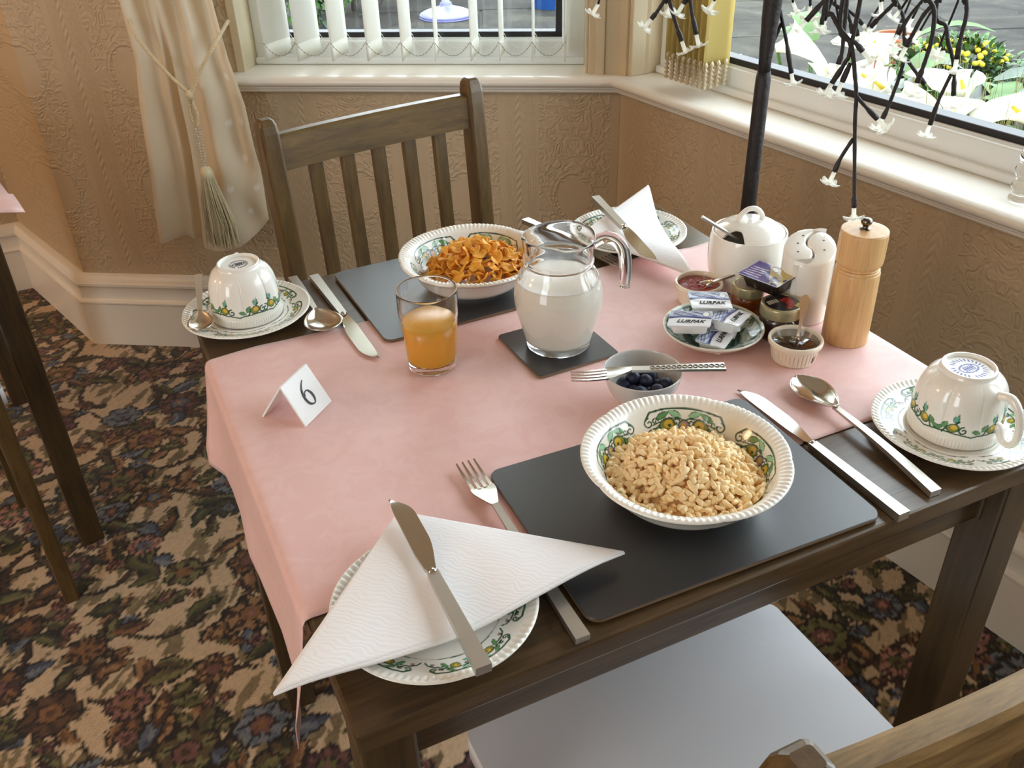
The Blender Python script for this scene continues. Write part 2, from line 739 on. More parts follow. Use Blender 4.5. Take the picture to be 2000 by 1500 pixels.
def paint_stroke(P, C, pts, w, col):
    pts = np.array(pts, float)
    lo, hi = pts.min(0) - w, pts.max(0) + w
    idx = np.nonzero((P[:, 0] > lo[0]) & (P[:, 0] < hi[0]) & (P[:, 1] > lo[1]) & (P[:, 1] < hi[1]))[0]
    if not len(idx): return
    Q = P[idx]
    d = np.full(len(idx), 1e9)
    for i in range(len(pts) - 1):
        d = np.minimum(d, seg_dist(Q, pts[i], pts[i + 1]))
    a = np.clip((w - d) / (0.35 * w) + 0.5, 0, 1)[:, None] if w > 0 else 0
    C[idx] = C[idx] * (1 - a) + np.array(col) * a


def paint_blob(P, C, c, rx, ry, ang, col, edge=None, ew=0.25, pointed=False):
    c = np.array(c, float)
    R = max(rx, ry)
    idx = np.nonzero((np.abs(P[:, 0] - c[0]) < R) & (np.abs(P[:, 1] - c[1]) < R))[0]
    if not len(idx): return
    q = P[idx] - c
    ca, sa = math.cos(ang), math.sin(ang)
    x = (q[:, 0] * ca + q[:, 1] * sa) / rx
    y = (-q[:, 0] * sa + q[:, 1] * ca) / ry
    if pointed:
        d = np.abs(y) / np.maximum(1e-3, (1 - x * x)) + 0.0
        d = np.where(np.abs(x) < 1, d, 9)
    else:
        d = np.sqrt(x * x + y * y)
    m = d < 1
    cc = np.array(col)[None, :] * np.ones((len(idx), 1))
    if edge is not None:
        cc[d > 1 - ew] = edge
    C[idx[m]] = cc[m]


def spiral(c, r, a0, turns, k=14, sgn=1):
    return [(c[0] + r * (1 - 0.75 * i / k) * math.cos(a0 + sgn * turns * 2 * pi * i / k), c[1] + r * (1 - 0.75 * i / k) * math.sin(a0 + sgn * turns * 2 * pi * i / k)) for i in range(k + 1)]


G_DARK, G_MID, G_LITE = lin((44, 84, 62)), lin((96, 150, 96)), lin((150, 200, 164))
OLIVE, YEL, MAUVE, TEAL = lin((140, 142, 62)), lin((222, 186, 70)), lin((176, 140, 150)), lin((110, 178, 160))
CHINA = lin((240, 239, 232))


def paint_border(P, C, L, H, k=1.0):
    """one repeat of the printed border: P in metres, x in [0, L] along, y in [0, H] across (outer edge at H)"""
    w = 0.00075 * k
    # top outline with scroll ends
    paint_stroke(P, C, [(0.09 * L, 0.74 * H), (0.14 * L, 0.93 * H), (0.3 * L, 0.99 * H), (0.5 * L, 1.0 * H), (0.7 * L, 0.99 * H), (0.86 * L, 0.93 * H), (0.91 * L, 0.74 * H)], w * 1.3, G_DARK)
    for sx in (0, 1):
        X = lambda t: (t if sx == 0 else 1 - t) * L
        sg = 1 if sx == 0 else -1
        paint_stroke(P, C, spiral((X(0.12), 0.62 * H), 0.16 * H, pi / 2, 1.1, 14, sg), w, G_DARK)
        paint_stroke(P, C, [(X(0.02), 0.1 * H), (X(0.06), 0.3 * H), (X(0.12), 0.42 * H), (X(0.2), 0.45 * H)], w, G_DARK)
        # leaves
        paint_blob(P, C, (X(0.27), 0.80 * H), 0.14 * H * 1.6, 0.10 * H, sg * 0.5, G_MID, G_DARK, 0.3, True)
        paint_blob(P, C, (X(0.40), 0.84 * H), 0.2 * H, 0.10 * H, -sg * 0.45, G_LITE, G_DARK, 0.25, True)
        paint_blob(P, C, (X(0.22), 0.36 * H), 0.28 * H, 0.12 * H, sg * 1.0, G_MID, G_DARK, 0.25, True)
        paint_blob(P, C, (X(0.45), 0.30 * H), 0.24 * H, 0.10 * H, sg * 0.3, TEAL, G_DARK, 0.25, True)
        # tulip flower
        paint_blob(P, C, (X(0.32), 0.50 * H), 0.25 * H, 0.22 * H, sg * 0.6, OLIVE, G_DARK, 0.16)
        paint_blob(P, C, (X(0.335), 0.54 * H), 0.13 * H, 0.12 * H, sg * 0.6, YEL)
        paint_blob(P, C, (X(0.345), 0.5 * H), 0.05 * H, 0.05 * H, 0, G_DARK)
        # squiggles
        paint_stroke(P, C, spiral((X(0.43), 0.58 * H), 0.12 * H, 0, 1.0, 12, -sg), w * 0.9, G_DARK)
        paint_stroke(P, C, spiral((X(0.19), 0.66 * H), 0.10 * H, pi, 1.0, 12, sg), w * 0.9, G_DARK)
        paint_stroke(P, C, [(X(0.16), 0.55 * H), (X(0.25), 0.62 * H), (X(0.34), 0.72 * H), (X(0.46), 0.7 * H), (X(0.5), 0.62 * H)], w * 0.9, G_DARK)
        paint_blob(P, C, (X(0.10), 0.24 * H), 0.10 * H, 0.08 * H, 0, MAUVE, G_DARK, 0.2)
    paint_blob(P, C, (0.5 * L, 0.5 * H), 0.17 * H, 0.17 * H, 0, MAUVE, G_DARK, 0.22)
    paint_blob(P, C, (0.5 * L, 0.5 * H), 0.07 * H, 0.07 * H, 0, YEL)
    paint_stroke(P, C, [(0.08 * L, -0.18 * H), (0.3 * L, -0.1 * H), (0.5 * L, -0.08 * H), (0.7 * L, -0.1 * H), (0.92 * L, -0.18 * H)], w * 0.7, G_DARK)


def densify(prof, r0, r1, k0, step=0.0007):
    """extra profile points between radii r0 and r1 after index k0, so that the print has room"""
    out = [tuple(p) for p in prof[:k0 + 1]]
    for a, b in zip(prof[k0:-1], prof[k0 + 1:]):
        if max(a[0], b[0]) > r0 and min(a[0], b[0]) < r1:
            n = max(1, int(np.hypot(*(np.array(b) - np.array(a))) / step))
            out += [tuple(np.array(a) + (np.array(b) - np.array(a)) * (i + 1) / n) for i in range(n)]
        else:
            out.append(tuple(b))
    return np.array(out)


def china_plate(name, prof, n, band, reps, fn, parent=None, base=CHINA, loc=None, upper=None, phase=0.0):
    """lathe with a printed border between radii band[0] .. band[1] on its upper surface (profile indices upper[0]..upper[1])"""
    V, F = lathe_vf(prof, n, fn)
    o = mesh_obj(name, V, F, 'printed china', parent, True, loc)
    P = np.array(prof)
    C = np.tile(np.array(base), (len(V), 1))
    ri = np.repeat(P[:, 0], n)
    ti = np.tile(np.linspace(0, 2 * pi, n, endpoint=False), len(P))
    rows = np.repeat(np.arange(len(P)), n)
    sel = np.nonzero((rows >= upper[0]) & (rows <= upper[1]) & (ri > band[0] - 0.35 * (band[1] - band[0])) & (ri < band[1] + 0.002))[0]
    L = 2 * pi * 0.5 * (band[0] + band[1]) / reps
    # distance across measured along the profile
    arc = np.concatenate([[0], np.cumsum(np.linalg.norm(np.diff(P, axis=0), axis=1))])
    iu = np.arange(upper[0], upper[1] + 1)
    order = np.argsort(P[iu, 0])
    y0 = np.interp(band[0], P[iu, 0][order], arc[iu][order])
    y1 = np.interp(band[1], P[iu, 0][order], arc[iu][order])
    H = abs(y1 - y0)
    sgn = 1 if y1 > y0 else -1
    y = (np.repeat(arc, n)[sel] - y0) * sgn
    x = (((ti[sel] + phase) * reps / (2 * pi)) % 1.0) * L
    Q = np.stack([x, y], 1)
    c = C[sel]
    paint_border(Q, c, L, H)
    C[sel] = c
    set_cols(o, C)
    return o

# ------------------------------------------------------------------ the room
CX, CY = 1.046, 1.3905                       # the inner corner of the bay
A1 = math.radians(180 - 31.54)
D1 = Vector((math.cos(A1), math.sin(A1)))     # along the back wall, corner -> left
N1 = Vector((-D1.y, D1.x))
D2 = Vector((0.121, -0.9927)).normalized()    # along the right wall, corner -> towards the camera
N2 = Vector((D2.y, -D2.x))
RZ1 = math.atan2(D1.y, D1.x)
RZ2 = math.atan2(-D2.y, -D2.x)
CC = Vector((CX, CY))


def w1(a, off, z=0.0):
    q = CC + D1 * a + N1 * off
    return Vector((q.x, q.y, z))


def w2(a, off, z=0.0):
    q = CC + D2 * a + N2 * off
    return Vector((q.x, q.y, z))


H = 2.35


def place(o, which):
    o.location = (CX, CY, 0)
    o.rotation_euler = (0, 0, RZ1 if which == 1 else RZ2)
    return o


def boxes(name, which, lst, mat, parent=None, bev=0.0):
    bm = bmesh.new()
    for lo, hi in lst:
        if which == 2:
            lo, hi = (-hi[0], lo[1], lo[2]), (-lo[0], hi[1], hi[2])
        box_bm(lo, hi, bev, 2, bm)
    o = bm_obj(name, bm, mat, parent)
    if parent is None:
        place(o, which)
    return o


def struct(o):
    o['kind'] = 'structure'
    return o


struct(boxes('wall_back', 1, [((-0.3, -0.25, -0.02), (1.43, -0.02, 0.735)), ((0.885, -0.25, 0.735), (1.43, -0.02, H)), ((-0.3, -0.25, 2.05), (0.885, -0.02, H))], 'embossed wallpaper'))
struct(boxes('wall_right', 2, [((-0.12, -0.25, -0.02), (3.6, -0.02, 0.735)), ((2.3, -0.25, 0.735), (3.6, -0.02, H)), ((-0.12, -0.25, 2.05), (2.3, -0.02, H))], 'embossed wallpaper'))
# painted post between the two windows and the painted reveals
struct(boxes('trim_1', 1, [((-0.07, -0.22, 0.75), (0.066, -0.004, 2.05)), ((0.066, -0.10, 0.75), (0.074, -0.012, 2.05)), ((0.030, -0.006, 0.75), (0.050, 0.004, 2.05))], 'cream paint', bev=0.003))
struct(boxes('trim_2', 2, [((-0.02, -0.22, 0.75), (0.022, -0.004, 2.05)), ((0.022, -0.10, 0.75), (0.034, -0.010, 2.05))], 'cream paint', bev=0.003))
struct(boxes('trim_3', 1, [((0.868, -0.20, 0.75), (0.888, -0.016, 2.05))], 'cream paint', bev=0.002))
E = w1(1.43, -0.02)
Fp = Vector((-0.315, 2.64, 0))


def poly_wall(name, pts, z0=-0.02, z1=H, mat='embossed wallpaper'):
    return struct(bm_obj(name, prism_bm([(p[0], p[1]) for p in pts], z0, z1), mat))


poly_wall('wall_left', [(E.x, E.y), (E.x + 0.3, E.y - 0.02), (Fp.x + 0.3, Fp.y + 0.2), (Fp.x, Fp.y)])
poly_wall('wall_far', [(Fp.x + 0.2, Fp.y), (Fp.x + 0.2, Fp.y + 0.2), (-3.4, Fp.y + 0.2), (-3.4, Fp.y)])
poly_wall('wall_side', [(-3.2, -3.2), (-3.2, 3.0), (-3.4, 3.0), (-3.4, -3.2)])
poly_wall('wall_front', [(-3.4, -3.2), (-3.4, -3.0), (1.8, -3.0), (1.8, -3.2)])
w2e = w2(3.55, 0)
poly_wall('wall_end', [(w2e.x - 0.02, w2e.y), (w2e.x + 0.2, w2e.y), (1.8, -3.2), (1.5, -3.2)])
struct(box('ceiling', (-3.4, -3.2, H), (1.9, 3.0, H + 0.1), 'ceiling paint'))

sill_prof = [(-0.20, 0.748), (-0.10, 0.7495), (0.010, 0.7512), (0.017, 0.7500), (0.0225, 0.7475), (0.0265, 0.7440), (0.0285, 0.7395), (0.0280, 0.7345), (0.0250, 0.7300), (0.0195, 0.7270), (0.012, 0.7258),
             (0.010, 0.7240), (0.0105, 0.7220), (0.0095, 0.7195), (0.0070, 0.7180), (0.0030, 0.7170), (0.0035, 0.7150), (0.0020, 0.7115), (-0.001, 0.7090), (-0.03, 0.7085), (-0.03, 0.72), (-0.20, 0.72)]
p_ = [w2(3.5, 0), w2(0, 0), w1(0.94, 0)]
_sl = struct(sweep('trim_4', p_, sill_prof, 'white paint', None, True))
_m = _sl.modifiers.new('edges', 'EDGE_SPLIT'); _m.split_angle = math.radians(40)
bb = [(-0.03, -0.01), (0.0, -0.01), (0.0, 0.122), (-0.0005, 0.127), (0.003, 0.131), (0.003, 0.135), (-0.003, 0.139), (-0.006, 0.144), (-0.007, 0.172), (-0.004, 0.179), (0.0, 0.183),
      (0.0, 0.190), (-0.003, 0.194), (-0.004, 0.200), (-0.008, 0.205), (-0.010, 0.210), (-0.018, 0.2145), (-0.03, 0.2145)]
dEF = (Fp - E).to_2d().normalized()
nEF = Vector((-dEF.y, dEF.x))
E2 = w1(1.43, 0)                             # the pier corner as the sweep sees it
q0 = (E2.to_2d() + N1 * 0.0)
path_b = [w2(3.5, 0), w2(0, 0), w1(1.43 + 0.02, 0), (Fp.x - 0.02 + nEF.x * 0, Fp.y - 0.02), (-3.2, Fp.y - 0.02)]
_sl = struct(sweep('baseboard_back', path_b, bb, 'white paint', None, True))
_m = _sl.modifiers.new('edges', 'EDGE_SPLIT'); _m.split_angle = math.radians(35)


def window(name, which, x0, x1, face, zr, muts=()):
    """white frame with a black gasket and one pane per bay"""
    root = bpy.data.objects.new(name, None)
    COL.objects.link(root)
    place(root, which)
    root['kind'] = 'structure'
    z0, z1 = 0.75, 2.05
    st = 0.054
    d = 0.06
    bars = [(x0, x0 + st), (x1 - st, x1)] + [(m - 0.035, m + 0.035) for m in muts]
    boxes('frame_rail', which, [((x0, face - d, z0), (x1, face, zr)), ((x0, face - 0.03, z0), (x1, face + 0.012, z0 + 0.016)), ((x0, face - 0.02, zr), (x1, face - 0.008, zr + 0.004))], 'white upvc', root, 0.004)
    boxes('frame_rail', which, [((x0, face - d, z1 - 0.06), (x1, face, z1))], 'white upvc', root, 0.004)
    for a, b in bars:
        boxes('frame_stile', which, [((a, face - d + 0.001, z0), (b, face - 0.001, z1))], 'white upvc', root, 0.004)
    bars = sorted(bars)
    for (a, b), (c, e) in zip(bars[:-1], bars[1:]):
        g = 0.016
        boxes('gasket', which, [((b, face - 0.045, zr), (e if False else c, face - 0.012, zr + g)), ((b, face - 0.045, z1 - 0.06 - g), (c, face - 0.012, z1 - 0.06)),
                                ((b, face - 0.045, zr), (b + g, face - 0.012, z1 - 0.06)), ((c - g, face - 0.045, zr), (c, face - 0.012, z1 - 0.06))], 'black gasket', root, 0.002)
        boxes('pane', which, [((b + 0.002, face - 0.034, zr + 0.002), (c - 0.002, face - 0.030, z1 - 0.062))], 'window pane', root)
    return root


window('window_1', 1, 0.076, 0.868, -0.10, 0.803)
window('window_2', 2, 0.036, 2.30, -0.09, 0.803, (1.62,))


def portal(a, which, x0, x1):
    f = w1 if which == 1 else w2
    n = N1 if which == 1 else N2
    c = f((x0 + x1) / 2, -0.20, 1.42)
    o = light('window_daylight', 'AREA', c, 1, (1, 1, 1), x1 - x0, None, 1.24)
    z = Vector((-n.x, -n.y, 0))
    x = Vector((D1.x, D1.y, 0)) if which == 1 else Vector((-D2.x, -D2.y, 0))
    y = z.cross(x)
    M = Matrix((x, y, z)).transposed().to_4x4()
    M.translation = c
    o.matrix_world = M
    o.data.cycles.is_portal = True


portal(0, 1, 0.08, 0.86)
portal(0, 2, 0.05, 2.28)


# ------------------------------------------------------------------ carpet
def build_carpet():
    x0, x1, y0, y1, st = -1.30, 1.30, -0.80, 2.70, 0.0050
    nx, ny = int((x1 - x0) / st) + 1, int((y1 - y0) / st) + 1
    gx, gy = np.meshgrid(np.linspace(x0, x1, nx), np.linspace(y0, y1, ny))
    V = np.stack([gx.ravel(), gy.ravel(), np.zeros(nx * ny)], 1)
    i = (np.arange(ny - 1)[:, None] * nx + np.arange(nx - 1)[None, :]).ravel()
    F = np.stack([i, i + 1, i + 1 + nx, i + nx], 1)
    rng = np.random.default_rng(5)
    PX = gx + rng.normal(0, 0.0015, gx.shape)
    PY = gy + rng.normal(0, 0.0015, gx.shape)
    C = np.zeros((ny, nx, 3))
    cream = np.array(lin((210, 186, 156)))
    khaki = np.array(lin((142, 126, 96)))
    dark = np.array(lin((44, 33, 27)))
    C[:] = cream
    C *= (1 + rng.normal(0, 0.06, (ny, nx, 1)))

    def window_(cx, cy, r):
        a = max(0, int((cx - r - x0) / st)); b = min(nx, int((cx + r - x0) / st) + 2)
        c = max(0, int((cy - r - y0) / st)); d = min(ny, int((cy + r - y0) / st) + 2)
        if a >= b or c >= d: return None
        return slice(c, d), slice(a, b)

    def put(s, m, col, vary=0.10):
        k = C[s]
        n = int(m.sum())
        if n: k[m] = np.array(col) * (1 + rng.normal(0, vary, (n, 1)))

    def stroke(cx, cy, ang, L, w, col):
        s = window_(cx, cy, L)
        if s is None: return
        dx, dy = PX[s] - cx, PY[s] - cy
        u = dx * math.cos(ang) + dy * math.sin(ang)
        v = -dx * math.sin(ang) + dy * math.cos(ang)
        m = (np.abs(u) < L) & (np.abs(v) < w * (1 - (u / L) ** 2))
        put(s, m, col)

    def leaf(cx, cy, ang, L, w, bend, cols):
        s = window_(cx, cy, L * 1.1)
        if s is None: return
        dx, dy = PX[s] - cx, PY[s] - cy
        u = (dx * math.cos(ang) + dy * math.sin(ang)) / L
        v = (-dx * math.sin(ang) + dy * math.cos(ang)) / w - bend * u * u
        e = np.abs(v) / np.maximum(1e-3, 1 - u * u) * 1.0
        e = np.where(np.abs(u) < 1, e, 9)
        put(s, e < 1.15, dark)
        put(s, (e < 0.80) & (v > 0), cols[0])
        put(s, (e < 0.80) & (v <= 0), cols[1])
        put(s, (e < 0.5) & (np.abs(u) < 0.35) & (v < 0.1), cols[2])

    def flower(cx, cy, R, npet, ph, cols):
        s = window_(cx, cy, R * 1.15)
        if s is None: return
        dx, dy = PX[s] - cx, PY[s] - cy
        r = np.hypot(dx, dy * 1.12)
        t = np.arctan2(dy, dx) + ph
        Rp = R * (0.74 + 0.26 * np.abs(np.cos(npet * t / 2)) ** 0.7)
        q = r / Rp
        put(s, q < 1.0, dark)
        put(s, q < 0.86, cols[0])
        fl = np.sin(npet * t + 1.0) > 0.15
        put(s, (q < 0.80) & fl & (q > 0.48), cols[1])
        put(s, (np.abs(np.sin(npet * t / 2)) < 0.16) & (q < 0.9) & (q > 0.35), dark)
        put(s, q < 0.46, dark)
        put(s, q < 0.38, cols[2])
        put(s, q < 0.17, cols[3])

    def stem(cx, cy, R, a0, a1, w, cols):
        s = window_(cx, cy, R + 3 * w)
        if s is None: return
        dx, dy = PX[s] - cx, PY[s] - cy
        r = np.hypot(dx, dy)
        t = (np.arctan2(dy, dx) - a0) % (2 * pi)
        k = t < (a1 - a0)
        ww = w * (0.5 + 0.9 * t / max(0.1, a1 - a0))
        put(s, k & (np.abs(r - R) < ww), dark)
        put(s, k & (np.abs(r - R + 0.15 * ww) < ww * 0.45), cols)

    greens = [lin(c) for c in ((108, 106, 64), (80, 78, 52), (130, 124, 84), (62, 64, 52), (98, 82, 56))]
    browns = [lin(c) for c in ((142, 104, 70), (104, 76, 54), (166, 130, 94), (80, 58, 46))]
    mauves = [lin(c) for c in ((126, 88, 80), (150, 110, 100), (92, 60, 58), (186, 138, 122))]
    blues = [lin(c) for c in ((104, 112, 126), (130, 134, 140), (80, 86, 102))]
    allc = [mauves, mauves, browns, blues, mauves, browns, greens]
    # shaded ground: diagonal khaki dashes
    for _ in range(5200):
        stroke(rng.uniform(x0, x1), rng.uniform(y0, y1), 1.0 + rng.normal(0, 0.25), rng.uniform(0.015, 0.05), rng.uniform(0.004, 0.011), khaki * rng.uniform(0.75, 1.2))
    sp = 0.134
    pos = []
    for iy in range(int((y1 - y0) / sp) + 2):
        for ix in range(int((x1 - x0) / sp) + 2):
            pos.append((x0 + (ix + 0.5 * (iy % 2)) * sp + rng.normal(0, 0.018), y0 + iy * sp + rng.normal(0, 0.018)))
    for (x, y) in pos:
        a = rng.uniform(0, 2 * pi)
        stem(x + 0.08 * math.cos(a), y + 0.08 * math.sin(a), rng.uniform(0.055, 0.10), a + 2.0, a + 2.0 + rng.uniform(1.8, 3.4), rng.uniform(0.006, 0.010), browns[3] if rng.random() < 0.6 else greens[4])
    for (x, y) in pos:
        for _ in range(5):
            a = rng.uniform(0, 2 * pi)
            d = rng.uniform(0.050, 0.085)
            pal = greens if rng.random() < 0.5 else (browns if rng.random() < 0.75 else blues)
            k = rng.permutation(len(pal))
            leaf(x + d * math.cos(a), y + d * math.sin(a), a + rng.normal(0, 0.8), rng.uniform(0.026, 0.050), rng.uniform(0.012, 0.020), rng.uniform(-0.9, 0.9), [pal[k[0]], pal[k[1]], pal[k[2]]])
    for (x, y) in pos:
        if rng.random() < 0.80:
            pal = allc[rng.integers(len(allc))]
            k = rng.permutation(len(pal))
            alt = allc[rng.integers(len(allc))]
            flower(x, y, rng.uniform(0.038, 0.060), int(rng.integers(5, 8)), rng.uniform(0, 6), [pal[k[0]], pal[k[1]], alt[0], (browns + mauves)[rng.integers(8)]])
            for _ in range(2):
                a = rng.uniform(0, 2 * pi)
                pal2 = allc[rng.integers(len(allc))]
                flower(x + 0.07 * math.cos(a), y + 0.07 * math.sin(a), rng.uniform(0.013, 0.022), 5, a, [pal2[0], pal2[1], pal2[2], browns[2]])
    C = np.clip(0.92 * C ** 1.15, 0.004, 1).reshape(-1, 3)
    # the rest of the carpet in one coarse ring round the finely coloured part
    ring = [(-3.2, -3.0), (1.75, -3.0), (1.75, 2.85), (-3.2, 2.85)]
    k = len(V)
    cor = [0, nx - 1, nx * ny - 1, nx * (ny - 1)]
    V = np.vstack([V, [(a, b, 0) for a, b in ring]])
    F = np.vstack([F, [(k, k + 1, cor[1], cor[0]), (k + 1, k + 2, cor[2], cor[1]), (k + 2, k + 3, cor[3], cor[2]), (k + 3, k, cor[0], cor[3])]])
    C = np.vstack([C, np.tile(lin((126, 108, 86)), (4, 1))])
    o = mesh_obj('floor', V, F.astype(np.int32), 'carpet pile', None, False)
    set_cols(o, C)
    return struct(o)


build_carpet()

# ------------------------------------------------------------------ vertical blinds
fr_slats = [0.806, 0.731, 0.650, 0.567, 0.487, 0.410, 0.329, 0.264, 0.190, 0.117]
bl = place(thing('vertical_blind', 'white vertical slat blind with looped bead chains in the left hand window', 'blind'), 1)
boxes('head_rail', 1, [((0.08, -0.075, 1.955), (0.86, -0.03, 1.99))], 'white upvc', bl, 0.004)


def slat_me(name, x, y0, y1, z0, z1, parent, mat, curve=0.004, tilt=0.0):
    n = 7
    V, F = [], []
    for k, z in enumerate((z0, z1)):
        for i in range(n):
            t = i / (n - 1)
            V.append((x + tilt * (1 - t) + curve * (1 - (2 * t - 1) ** 2), y0 + (y1 - y0) * t, z))
    for i in range(n - 1):
        F.append((i, i + 1, n + i + 1, n + i))
    o = mesh_obj(name, V, F, mat, parent)
    solid(o, 0.0006, 0)
    return o


def bead_chain(name, p, q, sag, parent, mat='chain bead', br=0.0015, step=0.0085, n=9):
    p, q = Vector(p), Vector(q)
    pts = []
    for i in range(n):
        t = i / (n - 1)
        c = p.lerp(q, t)
        c.z -= sag * (1 - (2 * t - 1) ** 2)
        pts.append(c)
    L = [tube_vf(pts, 0.0006, 4)]
    tot = sum((pts[i + 1] - pts[i]).length for i in range(n - 1))
    d, nxt = 0, step / 2
    for i in range(n - 1):
        s = (pts[i + 1] - pts[i]).length
        while nxt <= d + s:
            c = pts[i].lerp(pts[i + 1], (nxt - d) / s)
            V, F = lathe_vf([(1e-5, -br), (br * .8, -br * .5), (br * .8, br * .5), (1e-5, br)], 5)
            L.append((V + np.array(c), F))
            nxt += step
        d += s
    V, F = merge_vf(L)
    return mesh_obj(name, V, F, mat, parent)


rotv = [-0.034, -0.031, -0.016, -0.015, -0.007, 0.008, -0.006, 0.0, 0.002, 0.003]
for i, x in enumerate(fr_slats):
    s_o = slat_me('slat', x, -0.086, 0.003, 0.778, 1.955, bl, 'blind fabric', 0.003, rotv[i])
    V, F = [], []
    wt = slat_me('slat_weight', x, -0.083, 0.000, 0.7785, 0.815, s_o, 'blind fabric', 0.003, rotv[i])
    wt.modifiers[0].thickness = 0.003
for a, b in zip(fr_slats[:-1], fr_slats[1:]):
    bead_chain('bead_chain', (a, 0.004, 0.822), (b, 0.004, 0.822), 0.030, bl)
    bead_chain('bead_chain', (a + rotv[fr_slats.index(a)], -0.087, 0.822), (b + rotv[fr_slats.index(b)], -0.087, 0.822), 0.034, bl, 'white plastic')

bl2 = place(thing('vertical_blind', 'pale yellow vertical blind bunched together at the corner end of the long window', 'blind'), 2)
boxes('head_rail', 2, [((0.05, -0.075, 1.955), (2.28, -0.03, 1.99))], 'white upvc', bl2, 0.004)
for k in range(8):
    x = -(0.150 + 0.0165 * k)
    sl = slat_me('slat', x, -0.080, -0.005, 0.812, 1.955, bl2, 'yellow blind fabric', 0.006, 0.004)
    L = []
    for yy in (-0.066, -0.046, -0.028, -0.012):
        prof = []
        for j in range(6):
            z = 0.772 + j * 0.0085
            prof += [(0.0018, z), (0.0058, z + 0.0042)]
        prof.append((0.0018, 0.826))
        V, F = lathe_vf(prof, 7)
        L.append((V + np.array((x, yy, 0)), F))
    V, F = merge_vf(L)
    mesh_obj('beaded_weight', V, F, 'bronze bead', sl)

# ------------------------------------------------------------------ curtain, cord and tassel
cur = place(thing('curtain', 'cream satin curtain held back by a twisted tasselled cord', 'curtain'), 1)


def build_curtain():
    nu, nv = 150, 200
    zs = np.array([0.30, 0.35, 0.43, 0.54, 0.70, 0.80, 0.93, 1.4, 2.1])
    la = np.array([1.150, 1.143, 1.135, 1.120, 1.106, 1.090, 1.092, 1.11, 1.12])
    ra = np.array([0.848, 0.846, 0.843, 0.842, 0.850, 0.868, 0.878, 0.86, 0.83])
    V = np.zeros((nv, nu, 3))
    C = np.zeros((nv, nu, 3))
    base = np.array(lin((236, 225, 200)))
    uu = np.linspace(0, 1, nu)                      # 0 = left end (large a), 1 = right end
    dots = [(0.80, 0.655), (0.90, 0.76), (0.88, 0.57), (0.86, 0.44), (0.93, 0.66), (0.73, 0.50), (0.95, 0.50), (0.70, 0.40), (0.92, 0.39)]
    for j in range(nv):
        t = j / (nv - 1)
        hem = 0.345 + 0.012 * np.sin(uu * 9) + np.where(uu > 0.72, (uu - 0.72) ** 2 * 0.85, 0)
        z = hem + (2.0 - hem) * t ** 1.15
        L = np.interp(z, zs, la); R = np.interp(z, zs, ra)
        a = L + (R - L) * uu
        tie = np.exp(-((z - 0.76) / 0.10) ** 2)
        lo = np.clip((0.76 - z) / 0.3, 0, 1)
        fold = 0.020 * np.sin(uu * 2 * pi * 3.2 + 0.6 + 0.8 * (z - 0.7)) * (1 - lo * (uu > 0.36) * 0.75)
        crease = -0.060 * np.exp(-((uu - 0.345 - 0.03 * (z - 0.4)) / 0.035) ** 2) * np.clip((0.95 - z) / 0.3, 0, 1)
        belly = 0.030 * lo * np.sin(np.clip((uu - 0.36) / 0.64, 0, 1) * pi) ** 0.8
        y = 0.055 + fold * (1 - 0.45 * tie) + crease + belly + 0.016 * np.exp(-((uu - 0.55) / 0.3) ** 2) * tie
        y += 0.004 * np.sin(z * 38 + uu * 16) * lo * (uu > 0.4)
        V[j, :, 0], V[j, :, 1], V[j, :, 2] = a, np.maximum(y, 0.012), z
        C[j] = base
        for du, dz in dots:
            d = np.hypot((a - (L + (R - L) * du)), z - dz)
            C[j][d < 0.0075] = np.array(lin((250, 248, 240)))
        C[j][(z - hem) < 0.012] = base * 0.93
    i = (np.arange(nv - 1)[:, None] * nu + np.arange(nu - 1)[None, :]).ravel()
    F = np.stack([i, i + nu, i + 1 + nu, i + 1], 1)
    o = mesh_obj('drape', V.reshape(-1, 3), F, 'curtain satin', cur)
    set_cols(o, C.reshape(-1, 3))
    return V


CV = build_curtain()


def rope(name, pts, R, parent, mats=('cord silk', 'cord silk dark'), pitch=0.016):
    """three twisted strands"""
    P = curve_pts(pts, 10)
    d = [0]
    for a, b in zip(P[:-1], P[1:]): d.append(d[-1] + (b - a).length)
    n = int(d[-1] / 0.0022)
    Q = []
    for i in range(n + 1):
        s = d[-1] * i / n
        k = max(j for j in range(len(d)) if d[j] <= s + 1e-9)
        k = min(k, len(P) - 2)
        Q.append(P[k].lerp(P[k + 1], (s - d[k]) / max(1e-9, d[k + 1] - d[k])))
    L = []
    for ph in range(3):
        pts2 = []
        for i, q in enumerate(Q):
            t = (Q[min(i + 1, n)] - Q[max(i - 1, 0)]).normalized()
            up = Vector((0, 1, 0))
            a = (up - t * up.dot(t)).normalized()
            b = t.cross(a)
            w = 2 * pi * (d[-1] * i / n) / pitch + ph * 2 * pi / 3
            pts2.append(q + (a * math.cos(w) + b * math.sin(w)) * R * 0.55)
        L.append(tube_vf(pts2, R * 0.55, 6))
    V, F = merge_vf(L)
    return mesh_obj(name, V, F, mats[0], parent)


